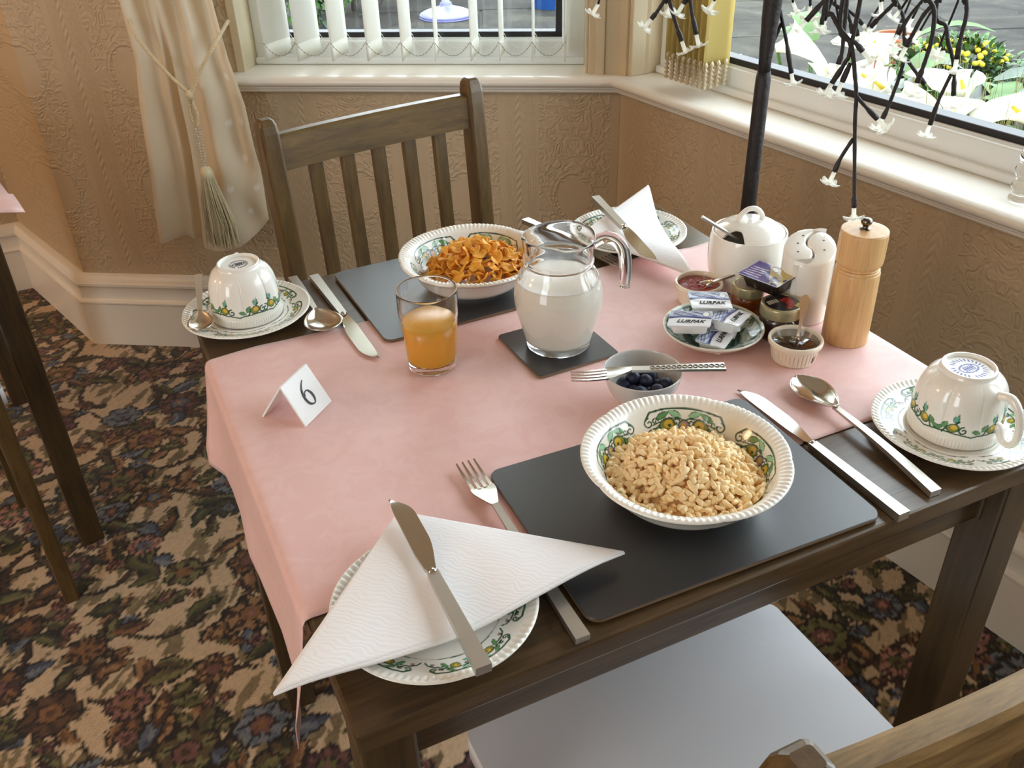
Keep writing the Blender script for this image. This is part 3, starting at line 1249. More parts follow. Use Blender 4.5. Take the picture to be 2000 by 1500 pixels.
tb = place(thing('curtain_tieback', 'twisted cream cord tieback with beads and a long silky tassel on the curtain', 'tieback'), 1)
rope('cord', [(1.092, 0.030, 0.905), (1.060, 0.098, 0.865), (1.00, 0.122, 0.795), (0.952, 0.126, 0.742), (0.950, 0.127, 0.735)], 0.0042, tb)
rope('cord', [(0.868, 0.030, 0.875), (0.880, 0.098, 0.840), (0.915, 0.118, 0.790), (0.944, 0.126, 0.742), (0.947, 0.127, 0.735)], 0.0042, tb)
rope('cord_loop', [(0.949, 0.127, 0.735), (0.957, 0.126, 0.700), (0.955, 0.125, 0.676), (0.949, 0.124, 0.668), (0.944, 0.125, 0.676), (0.942, 0.126, 0.700), (0.948, 0.127, 0.735)], 0.0036, tb)
tube('knot', [(0.949, 0.127, 0.748), (0.9485, 0.128, 0.738), (0.948, 0.127, 0.726)], [0.006, 0.0085, 0.006], 'cord silk', tb, 10)
L = []
for k in range(16):
    z = 0.665 - 0.0064 * k
    for j, dx in enumerate((-0.005, 0.004)):
        V, F = lathe_vf([(1e-5, -.0034), (.0030, -.0015), (.0030, .0015), (1e-5, .0034)], 6)
        L.append((V + np.array((0.951 + dx * (0.4 + 0.6 * math.sin(k * 0.7) ** 2), 0.122 + 0.003 * (j - 0.5), z)), F))
V, F = merge_vf(L)
mesh_obj('bead_string', V, F, 'clear bead', tb)['kind'] = 'stuff'
lathe('tassel_head', smooth_prof([(1e-4, 0.572), (0.010, 0.568), (0.016, 0.556), (0.0145, 0.543), (0.011, 0.540)], 4), 'tassel thread', tb, 20, loc=(0.951, 0.122, 0))
L = []
for k in range(230):
    a = random.uniform(0, 2 * pi); r = math.sqrt(random.random())
    x0_, y0_ = 0.951 + 0.013 * r * math.cos(a), 0.122 + 0.012 * r * math.sin(a)
    x1_, y1_ = 0.944 + 0.041 * r * math.cos(a) + random.gauss(0, 0.003), 0.124 + 0.020 * r * math.sin(a) + random.gauss(0, 0.002)
    zb = 0.374 + random.uniform(-0.006, 0.012)
    L.append(tube_vf([(x0_, y0_, 0.556), ((x0_ * .55 + x1_ * .45) + 0.004 * math.cos(a), (y0_ + y1_) / 2 + 0.003, 0.49), (x1_ + random.gauss(0, .0015), y1_, 0.43), (x1_ + random.gauss(0, .003), y1_, zb)], 0.0009, 4, False))
V, F = merge_vf(L)
mesh_obj('tassel_skirt', V, F, 'tassel thread', tb)['kind'] = 'stuff'

# ------------------------------------------------------------------ tables and chairs
T = 0.75
W, D = 0.7086, 0.7198


def make_table(label, loc, rz):
    t = thing('dining_table', label, 'table', loc, rz)
    box('tabletop', (0, 0, T - 0.021), (W, D, T), 'dark table wood', t, 0.003, 2)
    for x0, x1, y0, y1 in ((0.03, W - 0.03, 0.034, 0.054), (0.03, W - 0.03, D - 0.054, D - 0.034)):
        box('apron', (x0, y0, T - 0.091), (x1, y1, T - 0.020), 'dark table wood', t, 0.002)
    for x0, x1 in ((0.030, 0.050), (W - 0.050, W - 0.030)):
        box('apron', (x0, 0.03, T - 0.091), (x1, D - 0.03, T - 0.020), 'dark leg wood', t, 0.002)
    for x in (0.003, W - 0.047):
        for y in (0.012, D - 0.056):
            box('leg', (x, y, 0), (x + 0.044, y + 0.044, T - 0.0205), 'dark leg wood', t, 0.003)
    return t


make_table('dark wooden dining table laid for breakfast under a pink cloth', (0, 0, 0), 0)
make_table('dark wooden dining table cut off at the edge, behind the slim chair legs', (-0.930, 1.125, 0), 0.187)


def build_cloth():
    """runner over the table top that hangs over the left side"""
    nx, ny = 120, 70
    XR = 0.7105
    S = XR + 0.150                       # arc length: top plus drop
    rnd = 0.010

    def drop_flare(y):
        ys = [0.122, 0.16, 0.20, 0.26, 0.34, 0.38, 0.455, 0.50, 0.53, 0.56]
        fs = [0.026, 0.014, 0.008, 0.006, 0.009, 0.012, 0.006, 0.006, 0.008, 0.022]
        return float(np.interp(y, ys, fs))

    def f(u, v):
        s = u * S
        yb = float(np.interp(XR - s, [-0.15, -0.01, 0.06, 0.2, 0.37, 0.55, 0.66, 0.71], [0.560, 0.562, 0.569, 0.566, 0.557, 0.558, 0.552, 0.560]))
        yf = 0.122 + 0.002 * math.sin(9 * s)
        y = yf + (yb - yf) * v
        x = XR - s
        z = T + 0.0011
        if x > 0.0:
            # soft ripples where nothing stands
            edge = min(1, max(0, (0.72 - x) / 0.05))
            z += 0.0009 * max(0, math.sin(x * 31 + y * 23) * math.sin(y * 37 - x * 11)) * edge
            z += 0.006 * math.exp(-((x - 0.60) / 0.035) ** 2 - ((y - 0.548) / 0.016) ** 2)
            if x < 0.03:
                z -= 0.0
            return (x, y, z)
        d = -x                              # length hung over the edge
        fl = drop_flare(y)
        ang = min(pi / 2, d / rnd)
        xx = -rnd * math.sin(ang) * 0.6
        zz = z - rnd * (1 - math.cos(ang))
        if d > rnd * pi / 2:
            e = d - rnd * pi / 2
            k = e / 0.135
            xx -= fl * min(1.0, k * 1.25) - 0.003 * math.sin(k * 3.0)
            zz -= math.sqrt(max(0, e * e - (fl * k) ** 2))
            y += 0.010 * k * (v - 0.5)
        return (xx, y, zz)
    V, F = grid_vf(nx, ny, f)
    o = mesh_obj('tablecloth', V, F, 'pink cloth')
    solid(o, 0.0008, 0)
    return tag(o, 'pink woven cloth runner laid across the table and hanging over its left side', 'tablecloth')


build_cloth()


def cloth_corner():
    M = Matrix.Translation((-0.930, 1.125, 0)) @ Matrix.Rotation(0.187, 4, 'Z')

    def f(u, v):
        # local table coordinates; right front corner sticks out and droops
        x = 0.15 + u * (W - 0.15 + 0.042)
        y = -0.052 + v * 0.60
        ox, oy = max(0, x - W), max(0, -y)
        z = T + 0.0015 - 1.1 * ox ** 1.15 * (1 if v > 0.15 else 0.35) - 0.9 * oy ** 1.2 * (1 if u < 0.85 else 0.25)
        return tuple(M @ Vector((x, y, z)))
    V, F = grid_vf(30, 30, f)
    o = mesh_obj('tablecloth', V, F, 'pink cloth')
    solid(o, 0.001, 0)
    tag(o, 'pink cloth corner on the table cut off at the edge', 'tablecloth')


cloth_corner()


def make_chair(label, loc, rz, rail_mat='chair rail wood'):
    c = thing('dining_chair', label, 'chair', loc, rz, None)
    # cushion
    seat = bm_obj('seat_cushion', prism_bm([(x - 0.206, y - 0.203) for x, y in round_rect(0.40, 0.381, 0.014)], 0.440, 0.472, 0.009, 3), 'seat vinyl', c)
    for f in seat.data.polygons: f.use_smooth = abs(f.normal.z) < 0.98
    box('seat_rail', (-0.172, 0.140, 0.385), (0.172, 0.160, 0.441), 'chair rail wood', c, 0.002)
    box('seat_rail', (-0.165, -0.190, 0.385), (0.165, -0.170, 0.441), 'chair rail wood', c, 0.002)
    for s in (-1, 1):
        box('seat_rail', (s * 0.172 - 0.010, -0.18, 0.385), (s * 0.172 + 0.010, 0.150, 0.441), 'chair rail wood', c, 0.002)
        box('leg', (s * 0.172 - 0.016, 0.134, 0), (s * 0.172 + 0.016, 0.166, 0.4405), 'chair wood', c, 0.002)
        box('stretcher', (s * 0.172 - 0.007, -0.175, 0.16), (s * 0.172 + 0.007, 0.136, 0.185), 'chair rail wood', c, 0.002)
        # rear leg running up into the back post, leaning from the seat upwards
        b = bmesh.new()
        lv = [(0.0, -0.207, 0.027, 0.034), (0.42, -0.190, 0.028, 0.038), (0.50, -0.190, 0.028, 0.038), (0.70, -0.203, 0.028, 0.035), (0.875, -0.217, 0.028, 0.033),
              (0.892, -0.2185, 0.028, 0.032), (0.903, -0.2195, 0.026, 0.028), (0.909, -0.220, 0.021, 0.021), (0.9115, -0.2203, 0.014, 0.013)]
        rings = []
        for z, y, w, d in lv:
            pts = [(px + s * 0.1725 - w / 2, py + y - d / 2) for px, py in round_rect(w, d, min(w, d) * 0.16, 2)]
            rings.append([b.verts.new((px, py, z)) for px, py in pts])
        for A, B in zip(rings[:-1], rings[1:]):
            for i in range(len(A)):
                b.faces.new((A[i], A[(i + 1) % len(A)], B[(i + 1) % len(A)], B[i]))
        b.faces.new(list(reversed(rings[0]))); b.faces.new(rings[-1])
        bm_obj('back_post', b, 'chair wood', c)
        for f in c.children[-1].data.polygons if False else []: pass

    def back_y(z): return -0.190 - 0.030 * max(0, (z - 0.5)) / 0.41

    def rail(name, z0, z1, mat, bow, t=0.021):
        n = 17
        V, F = [], []
        for i in range(n):
            u = i / (n - 1)
            x = -0.160 + 0.320 * u
            dy = -bow * (1 - (2 * u - 1) ** 2)
            sec = [(-t / 2, z0), (-t / 2, z1 - 0.004), (-t / 2 + 0.004, z1), (t / 2 - 0.004, z1), (t / 2, z1 - 0.004), (t / 2, z0)]
            for oy, z in sec:
                V.append((x, back_y(z) + dy + oy, z))
        k = 6
        for i in range(n - 1):
            for j in range(k):
                F.append((i * k + j, (i + 1) * k + j, (i + 1) * k + (j + 1) % k, i * k + (j + 1) % k))
        F.append(tuple(range(k))); F.append(tuple(reversed(range((n - 1) * k, n * k))))
        return mesh_obj(name, V, F, mat, c, False)
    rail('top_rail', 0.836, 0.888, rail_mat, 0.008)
    rail('lower_rail', 0.515, 0.555, 'chair rail wood', 0.006)
    for k in range(-2, 3):
        x = k * 0.0535
        dy = -0.008 * (1 - (x / 0.16) ** 2)
        b = bmesh.new()
        rings = []
        for z in (0.550, 0.70, 0.840):
            y = back_y(z) + dy
            rings.append([b.verts.new(q) for q in ((x - 0.010, y - 0.006, z), (x + 0.010, y - 0.006, z), (x + 0.010, y + 0.006, z), (x - 0.010, y + 0.006, z))])
        for A, B in zip(rings[:-1], rings[1:]):
            for i in range(4):
                b.faces.new((A[i], A[(i + 1) % 4], B[(i + 1) % 4], B[i]))
        b.faces.new(list(reversed(rings[0]))); b.faces.new(rings[-1])
        bm_obj('back_slat', b, 'chair wood', c)
    return c


g_ch = 'slat back dining chairs'
make_chair('dark slat back wooden chair on the window side of the table', (0.377, 0.727, 0), pi + 0.152)['group'] = g_ch
make_chair('wooden chair with a pale cushion and worn top rail coloured paler for window light, closest to the viewer', (0.343, -0.008, 0), 0.0, 'window lit worn rail wood')['group'] = g_ch
make_chair('wooden chair of which slim legs and a cushion edge show at the neighbouring table', (-0.525, 1.29, 0), 0.2)['group'] = g_ch

# ------------------------------------------------------------------ table settings
ZT = T + 0.0022                            # resting height on the cloth
ZM = T + 0.0062                            # top of a place mat


def mat_(name, label, w, d, loc, rz, r=0.012):
    o = bm_obj(name, prism_bm(round_rect(w, d, r), 0, 0.0034, 0.0006, 1), ['mat edge', 'mat black'])
    for f in o.data.polygons:
        if f.normal.z > 0.3: f.material_index = 1
    o.location = loc
    o.rotation_euler = (0, 0, rz)
    return tag(o, label, 'placemat' if w > 0.15 else 'coaster', 'black mats' if w > 0.15 else None)


mat_('placemat', 'black rectangular placemat under the bowl of puffed rice', 0.29, 0.2084, (0.1942, 0.0131, T + 0.0027), -0.027)
mat_('placemat', 'black rectangular placemat under the bowl of cornflakes', 0.29, 0.2084, (0.1949, 0.499, T + 0.0027), 0.0199)
mat_('coaster', 'black square coaster under the milk jug', 0.105, 0.105, (0.3185, 0.3470, T + 0.0024), 0.02, 0.006)


def gadroon(r_in, r_out, N, amp, lobes=0, lamp=0.0, i_rim=None, ph=0.0):
    def fn(R, Z, TH, I):
        k = np.clip((R - r_in) / (r_out - r_in), 0, 1.2)
        s = np.sin(np.clip(k, 0, 1) * pi) ** 0.7
        up = (I >= i_rim[0]) & (I <= i_rim[1])
        Z = Z + np.where(up & (R > r_in), amp * s * np.cos(N * TH), 0)
        if lobes:
            sc = np.clip((R - 0.55 * r_in) / (r_out - 0.55 * r_in), 0, 1)
            q = np.abs(np.cos(lobes * (TH + ph) / 2))
            R = R * (1 + lamp * sc * (np.sqrt(q) - 0.75))
        return R, Z
    return fn


bowl_prof = smooth_prof([(1e-4, 0.0035), (0.030, 0.0035), (0.0345, 0.0), (0.040, 0.0), (0.0425, 0.0040), (0.056, 0.0085), (0.068, 0.0165), (0.078, 0.0290), (0.0865, 0.0390), (0.0915, 0.0430), (0.0928, 0.0452),
                         (0.0905, 0.0470), (0.0850, 0.0455), (0.0795, 0.0410), (0.0755, 0.0350), (0.066, 0.0205), (0.052, 0.0110), (0.038, 0.0078), (1e-4, 0.0070)], 4)
k_rim = int(np.argmax(bowl_prof[:, 0]))
bowl_prof = densify(bowl_prof, 0.046, 0.080, k_rim)
IU = len(bowl_prof) - 1


def make_bowl(label, loc, phase, rz):
    o = china_plate('cereal_bowl', bowl_prof, 720, (0.0585, 0.0785), 5, gadroon(0.0815, 0.0935, 100, 0.0006, 5, 0.030, (k_rim, IU), 0.3), None, CHINA, loc, (k_rim, IU), phase)
    o.rotation_euler = (0, 0, rz)
    return tag(o, label, 'bowl', 'printed breakfast china')


BN = Vector((0.345, 0.1105, ZM))
BB = Vector((0.3425, 0.583, ZM))
make_bowl('white bowl with a printed green border, filled with puffed rice', BN, 0.0, 0.35)
make_bowl('white bowl with a printed green border, filled with cornflakes', BB, 0.0, 0.1)


def plate_prof(R, h):
    return smooth_prof([(1e-4, 0.0022), (R * 0.52, 0.0022), (R * 0.56, 0.0), (R * 0.60, 0.0), (R * 0.64, 0.003), (R * 0.84, h * 0.62), (R * 0.975, h * 0.93), (R, h * 0.985), (R * 0.975, h + 0.0010), (R * 0.93, h * 0.94),
                        (R * 0.86, h * 0.80), (R * 0.73, h * 0.52), (R * 0.64, 0.0062), (R * 0.56, 0.0048), (1e-4, 0.0045)], 4)


def make_plate(name, label, cat, R, h, loc, reps, n=480, rz=0.0, lobes=5, well=False):
    p = plate_prof(R, h)
    if well:
        p = smooth_prof([(1e-4, 0.0022), (R * 0.42, 0.0022), (R * 0.46, 0.0), (R * 0.50, 0.0), (R * 0.56, 0.003), (R * 0.82, h * 0.62), (R * 0.975, h * 0.93), (R, h * 0.985), (R * 0.975, h + 0.001), (R * 0.93, h * 0.95),
                         (R * 0.86, h * 0.82), (R * 0.70, h * 0.52), (R * 0.59, 0.0070), (R * 0.55, 0.0056), (R * 0.52, 0.0054), (R * 0.47, 0.0050), (1e-4, 0.0047)], 4)
    kr = int(np.argmax(p[:, 0]))
    p = densify(p, R * 0.56, R * 0.88, kr, 0.0006)
    o = china_plate(name, p, n, (R * 0.665, R * 0.865), reps, gadroon(R * 0.885, R * 1.0, 84, 0.0006, lobes, 0.014, (kr, len(p) - 1), 0.2), None, CHINA, loc, (kr, len(p) - 1), 0.0)
    o.rotation_euler = (0, 0, rz)
    return tag(o, label, cat, 'printed breakfast china')


make_plate('side_plate', 'white side plate with printed green rim under the napkin beside the puffed rice', 'plate', 0.0822, 0.0150, (0.0925, 0.0815, ZT), 5, 480, 0.4)
make_plate('side_plate', 'white side plate with printed green rim under the napkin behind the milk jug', 'plate', 0.0822, 0.0150, (0.600, 0.6185, ZT), 5, 400, 0.2)
SL = Vector((0.0640, 0.6475, T + 0.0004))
SR = Vector((0.6375, 0.0722, T + 0.0004))
make_plate('saucer', 'printed saucer on the bare wood, bearing a cup and a teaspoon', 'saucer', 0.0780, 0.0140, SL, 5, 400, 0.0, 5, True)
make_plate('saucer', 'printed saucer on the bare wood beside the dessert spoon, bearing an upturned cup', 'saucer', 0.0780, 0.0140, SR, 5, 480, 0.5, 5, True)


def make_cup(label, loc, rz, handle_ang, emblem):
    """cup standing on its rim"""
    prof = smooth_prof([(0.0385, 0.012), (0.0395, 0.003), (0.0405, 0.0003), (0.0425, 0.0005), (0.0432, 0.0030), (0.0428, 0.0095), (0.0424, 0.012), (0.0424, 0.020), (0.0420, 0.030), (0.0408, 0.040), (0.0385, 0.050),
                        (0.0345, 0.0580), (0.0290, 0.0632), (0.0262, 0.0650), (0.0252, 0.0675), (0.0252, 0.0692), (0.0243, 0.0700), (0.0228, 0.0695), (0.0222, 0.0668), (0.0205, 0.0660), (1e-4, 0.0655)], 4)
    n = 480
    z_ = prof[:, 1]
    q_ = [tuple(prof[0])]
    for a, b in zip(prof[:-1], prof[1:]):
        m_ = max(1, int(abs(b[1] - a[1]) / 0.0006)) if 0.009 < max(a[1], b[1]) < 0.036 and min(a[0], b[0]) > 0.0395 else 1
        q_ += [tuple(a + (b - a) * (i + 1) / m_) for i in range(m_)]
    prof = np.array(q_)
    z = prof[:, 1]

    def fn(R, Z, TH, I):
        k = np.clip((Z - 0.012) / 0.012, 0, 1) * np.clip((0.066 - Z) / 0.012, 0, 1)
        q = np.abs(np.cos(4 * TH))
        R = R * (1 + 0.055 * k * (np.sqrt(q) - 0.8))
        g = (Z > 0.0012) & (Z < 0.0105) & (R > 0.0405)
        R = R + np.where(g, 0.0005 * np.sin(np.clip((Z - 0.001) / 0.0095, 0, 1) * pi) * np.cos(84 * TH), 0)
        return R, Z
    t = thing('teacup', label, 'cup', loc, rz, 'upturned teacups')
    V, F = lathe_vf(prof, n, fn)
    o = mesh_obj('cup_body', V, F, 'printed china', t)
    C = np.tile(np.array(CHINA), (len(V), 1))
    th = np.tile(np.linspace(0, 2 * pi, n, endpoint=False), len(prof))
    zz = np.repeat(z, n); rr = np.repeat(prof[:, 0], n)
    rows = np.repeat(np.arange(len(prof)), n)
    out = np.nonzero((zz > 0.010) & (zz < 0.040) & (rr > 0.0402))[0]
    L = 2 * pi * 0.042 / 3
    P = np.stack([((th[out] * 3 / (2 * pi)) % 1) * L, zz[out] - 0.0125], 1)
    c = C[out]
    H_ = 0.022
    w = 0.0006
    wav = [(i / 36 * L, 0.0024 + 0.0030 * abs(math.sin(i / 36 * 2 * pi)) ** 0.7) for i in range(37)]
    paint_stroke(P, c, wav, w * 1.3, G_DARK)
    P0 = P
    P = P0 / 1.45
    L = L / 1.45
    for X, k in ((0.22, 1), (0.48, -1), (0.80, 1)):
        x = X * L
        paint_stroke(P, c, [(x - k * 0.006, 0.003), (x - k * 0.004, 0.007), (x, 0.010), (x + k * 0.003, 0.013)], w, G_DARK)
        paint_stroke(P, c, spiral((x + k * 0.0065, 0.0065), 0.0032, pi / 2, 1.1, 12, k), w, G_DARK)
        paint_blob(P, c, (x, 0.0075), 0.0042, 0.0034, 0.5 * k, OLIVE, G_DARK, 0.2)
        paint_blob(P, c, (x + 0.0006, 0.0082), 0.0019, 0.0018, 0, YEL)
        paint_blob(P, c, (x - k * 0.0055, 0.0085), 0.0036, 0.0018, 1.0 * k, G_MID, G_DARK, 0.3, True)
        paint_blob(P, c, (x + k * 0.001, 0.0145), 0.0032, 0.0020, 1.2 * k, TEAL, G_DARK, 0.3, True)
        paint_blob(P, c, (x - k * 0.0105, 0.0055), 0.0035, 0.0016, -0.4 * k, G_MID, G_DARK, 0.3, True)
    C[out] = c
    set_cols(o, C)
    # stamp under the foot: ring of small strokes round an emblem
    NS, NR = 120, 22
    Vd, Fd = lathe_vf([(1e-5 + 0.0195 * i / (NR - 1), 0.0) for i in range(NR)], NS)
    d = mesh_obj('base_stamp', Vd, Fd, 'printed stamp', t, True, (0, 0, 0.0664))
    P = Vd[:, :2].copy()
    c = np.tile(np.array(lin((236, 236, 232))), (len(P), 1))
    col, big = emblem
    rs = random.Random(3)
    for k in range(26):
        a = 2 * pi * k / 26
        r0, r1 = 0.0125 * big, 0.0155 * big
        if rs.random() < 0.85:
            paint_stroke(P, c, [(r0 * math.cos(a), r0 * math.sin(a)), (r1 * math.cos(a + 0.06), r1 * math.sin(a + 0.06))], 0.0008, col)
    paint_stroke(P, c, [(0.0098 * big * math.cos(a), 0.0062 * big * math.sin(a)) for a in np.linspace(0, 2 * pi, 30)], 0.0009, col)
    for x in (-0.005, -0.0025, 0, 0.0025, 0.005):
        paint_stroke(P, c, [(x * big, -0.003 * big), (x * big + 0.001, 0.0032 * big)], 0.0009, col)
    paint_stroke(P, c, [(-0.006 * big, 0.0), (0.006 * big, 0.0005)], 0.0006, col)
    set_cols(d, c)
    hp = [(0.0355, 0.0545), (0.0475, 0.0570), (0.0570, 0.0480), (0.0620, 0.0330), (0.0625, 0.0190), (0.0580, 0.0115), (0.0520, 0.0115), (0.0475, 0.0165), (0.0445, 0.0230), (0.0400, 0.0240)]
    pts = curve_pts([(r, 0, z_) for r, z_ in hp], 6)
    R = Matrix.Rotation(handle_ang, 3, 'Z')
    rad = [0.0048 - 0.0012 * math.sin(i / (len(pts) - 1) * pi) for i in range(len(pts))]
    tube('handle', [R @ p for p in pts], rad, 'white ceramic', t, 12)
    return t


make_cup('upturned white fluted cup on the saucer with the teaspoon', SL + Vector((0.001, 0.001, 0.0062)), 0.15, 1.30, (lin((60, 64, 76)), 0.72))
make_cup('upturned white fluted cup with its handle showing, beside the dessert spoon', SR + Vector((0.0035, 0.003, 0.0062)), 0.0, -1.46, (lin((96, 100, 168)), 1.05))


# ------------------------------------------------------------------ cutlery, local x from handle end (0) to head tip (L)
def strip_mesh(name, secs, mat, parent):
    """secs: list of (x, half width, z of middle, thickness, dish)"""
    V, F = [], []
    k = 10
    for x, hw, z, th, dish in secs:
        prof = []
        for i in range(k // 2):
            u = -1 + 2 * i / (k // 2 - 1)
            prof.append((u * hw, z + th / 2 - dish * (1 - u * u)))
        for i in range(k // 2):
            u = 1 - 2 * i / (k // 2 - 1)
            prof.append((u * hw, z - th / 2 - dish * (1 - u * u)))
        V += [(x, y, zz) for y, zz in prof]
    for i in range(len(secs) - 1):
        for j in range(k):
            F.append((i * k + j, (i + 1) * k + j, (i + 1) * k + (j + 1) % k, i * k + (j + 1) % k))
    F.append(tuple(range(k))); F.append(tuple(reversed(range((len(secs) - 1) * k, len(secs) * k))))
    o = mesh_obj(name, V, F, mat, parent)
    m = o.modifiers.new('edges', 'EDGE_SPLIT'); m.split_angle = math.radians(38)
    return o


def handle_secs(L, w0, w1, t0, t1, z=0.004):
    return [(0.0, w0, z, t0, 0), (0.0015, w0 * 1.0, z, t0, 0), (L * 0.5, (w0 + w1) / 2, z, (t0 + t1) / 2, 0), (L, w1, z, t1, 0)]


def lay(t, A, B, roll=0.0):
    A, B = Vector(A), Vector(B)
    x = (B - A).normalized()
    up = Vector((0, 0, 1))
    y = up.cross(x).normalized()
    z = x.cross(y)
    M = Matrix((x, y, z)).transposed() @ Matrix.Rotation(roll, 3, 'X')
    t.matrix_world = Matrix.Translation(A) @ M.to_4x4()
    return t


def knife(label, A, B, side=1):
    L = (Vector(B) - Vector(A)).length
    t = thing('table_knife', label, 'knife', group='table knives')
    k = L / 0.231
    strip_mesh('handle', handle_secs(0.118 * k, 0.0062, 0.0046, 0.0085, 0.0062, 0.0045), 'brushed steel', t)
    V, F = [], []
    xs = np.linspace(0.117, 0.231, 34) * k
    for x in xs:
        u = (x / k - 0.117) / 0.114
        back = 0.0042 + 0.0022 * min(1, u / 0.25) - 0.0010 * u
        edge = 0.0044 + 0.0076 * math.sin(min(1, max(0, (u - 0.03) / 0.42)) * pi / 2) ** 1.3
        if u > 0.72:
            q = (u - 0.72) / 0.28
            edge = 0.0120 - (0.0120 + back * 0.75) * q ** 2.4
            back = back - 0.0032 * q ** 3
        if u < 0.06:
            edge = back = 0.0044 - 0.0012 * math.sin(u / 0.06 * pi)
        th = 0.0030 * (1 - u) + 0.0009
        z = 0.0045 - 0.0018 * u
        V += [(x, side * back, z + th / 2), (x, -side * edge, z + th * 0.15), (x, -side * edge, z - th * 0.15), (x, side * back, z - th / 2)]
    n = len(xs)
    for i in range(n - 1):
        for j in range(4):
            a, b = i * 4 + j, i * 4 + (j + 1) % 4
            F.append((a, b, b + 4, a + 4) if side < 0 else (a, a + 4, b + 4, b))
    F.append((0, 1, 2, 3)); F.append(((n - 1) * 4 + 3, (n - 1) * 4 + 2, (n - 1) * 4 + 1, (n - 1) * 4))
    o = mesh_obj('blade', V, F, 'steel', t)
    m = o.modifiers.new('edges', 'EDGE_SPLIT'); m.split_angle = math.radians(30)
    tube('ferrule', [(0.1165 * k, 0, 0.0045), (0.1205 * k, 0, 0.0045)], [0.0046, 0.0040], 'steel', t, 12)
    return lay(t, A, B)


def spoon_bowl(parent, x0, Lb, wb, depth, z0):
    nu, nv = 22, 13
    V = []
    for i in range(nu):
        u = i / (nu - 1)
        w = wb / 2 * (math.sin(min(1, u / 0.62) * pi / 2) ** 0.75 if u < 0.62 else math.cos((u - 0.62) / 0.38 * pi / 2) ** 0.55)
        w = max(w, 0.0022 if u < 0.5 else 0.0008)
        for j in range(nv):
            v = -1 + 2 * j / (nv - 1)
            dz = -depth * (1 - v * v) * math.sin(min(1, max(0, u * 1.02)) * pi) ** 0.6
            V.append((x0 + u * Lb, v * w, z0 + dz + 0.0025 * (1 - u) ** 2))
    F = [(i * nv + j, (i + 1) * nv + j, (i + 1) * nv + j + 1, i * nv + j + 1) for i in range(nu - 1) for j in range(nv - 1)]
    o = mesh_obj('spoon_bowl', V, F, 'steel', parent)
    solid(o, 0.0012, -1)
    return o


def spoon(label, A, B, Lb, wb, depth=0.008, w0=0.006, w1=0.003, t0=0.0065, name='spoon', group='spoons', arch=0.004, roll=0.0, oval=False):
    L = (Vector(B) - Vector(A)).length
    t = thing(name, label, 'spoon', group=group)
    zb = depth + 0.001
    Lh = L - Lb
    secs = []
    for i in range(15):
        u = i / 14
        hw = w0 + (w1 - w0) * u
        if oval:
            hw = 0.0018 + (w0 - 0.0018) * math.exp(-((u - 0.18) / 0.22) ** 2)
            if u < 0.14: hw = w0 * math.sqrt(max(0.05, 1 - (1 - u / 0.14) ** 2))
        z = 0.0035 + (zb - 0.001 - 0.0035) * u ** 2 + arch * math.sin(u * pi)
        secs.append((Lh * u * 1.02, hw, z, (t0 + (0.0026 - t0) * u) if not oval else 0.0018, 0))
    strip_mesh('handle', secs, 'brushed steel' if not oval else 'steel', t)
    spoon_bowl(t, Lh, Lb, wb, depth, zb)
    return lay(t, A, B, roll)


def fork(label, A, B, name='table_fork', ornate=False, wide=0.0115, roll=0.0, head=0.072):
    L = (Vector(B) - Vector(A)).length
    t = thing(name, label, 'fork', group='forks')
    Lh = L - head
    hs = []
    for i in range(13):
        u = i / 12
        w_ = (0.0062 + (0.0030 - 0.0062) * u) if not ornate else (0.0040 + 0.0026 * (1 - u) ** 1.2)
        hs.append((Lh * u, w_, 0.0040 + 0.0055 * u ** 3 + 0.002 * math.sin(u * pi), 0.0070 - 0.0042 * u if not ornate else 0.0028, 0))
    strip_mesh('handle', hs, 'brushed steel', t)
    if ornate:
        L_ = []
        for i in range(14):
            u = 0.03 + i / 14 * 0.80
            V, F = tube_vf([(Lh * u + 0.0024 * math.cos(a), 0.0026 * math.sin(a), 0.0056 + 0.0055 * u ** 3 + 0.002 * math.sin(u * pi)) for a in np.linspace(0, 2 * pi, 9)], 0.0006, 4, False)
            L_.append((V, F))
        V, F = merge_vf(L_)
        mesh_obj('handle_relief', V, F, 'dark metal', t)
    hd = []
    zc = lambda u: 0.0097 - 0.0075 * u ** 0.8 + 0.010 * max(0, u - 0.35) ** 2
    for i in range(9):
        u = i / 8 * 0.42
        hd.append((Lh + head * u * 1.0, 0.0030 + (wide - 0.0030) * min(1, u / 0.33) ** 0.9, zc(u), 0.0022, 0.0010 * min(1, u / .3)))
    strip_mesh('fork_head', hd, 'steel', t)
    for k in range(4):
        y0 = (k - 1.5) * wide * 0.52
        sec = []
        V, F = [], []
        for i in range(9):
            u = 0.40 + 0.60 * i / 8
            hw = 0.0017 - 0.0010 * (i / 8) ** 1.5
            z = zc(u)
            x = Lh + head * u
            V += [(x, y0 - hw, z - 0.0008), (x, y0 + hw, z - 0.0008), (x, y0 + hw, z + 0.0008), (x, y0 - hw, z + 0.0008)]
        for i in range(8):
            for j in range(4):
                F.append((i * 4 + j, i * 4 + (j + 1) % 4, (i + 1) * 4 + (j + 1) % 4, (i + 1) * 4 + j))
        F.append((3, 2, 1, 0)); F.append((32, 33, 34, 35))
        mesh_obj('tine', V, F, 'steel', t, False)
    return lay(t, A, B, roll)


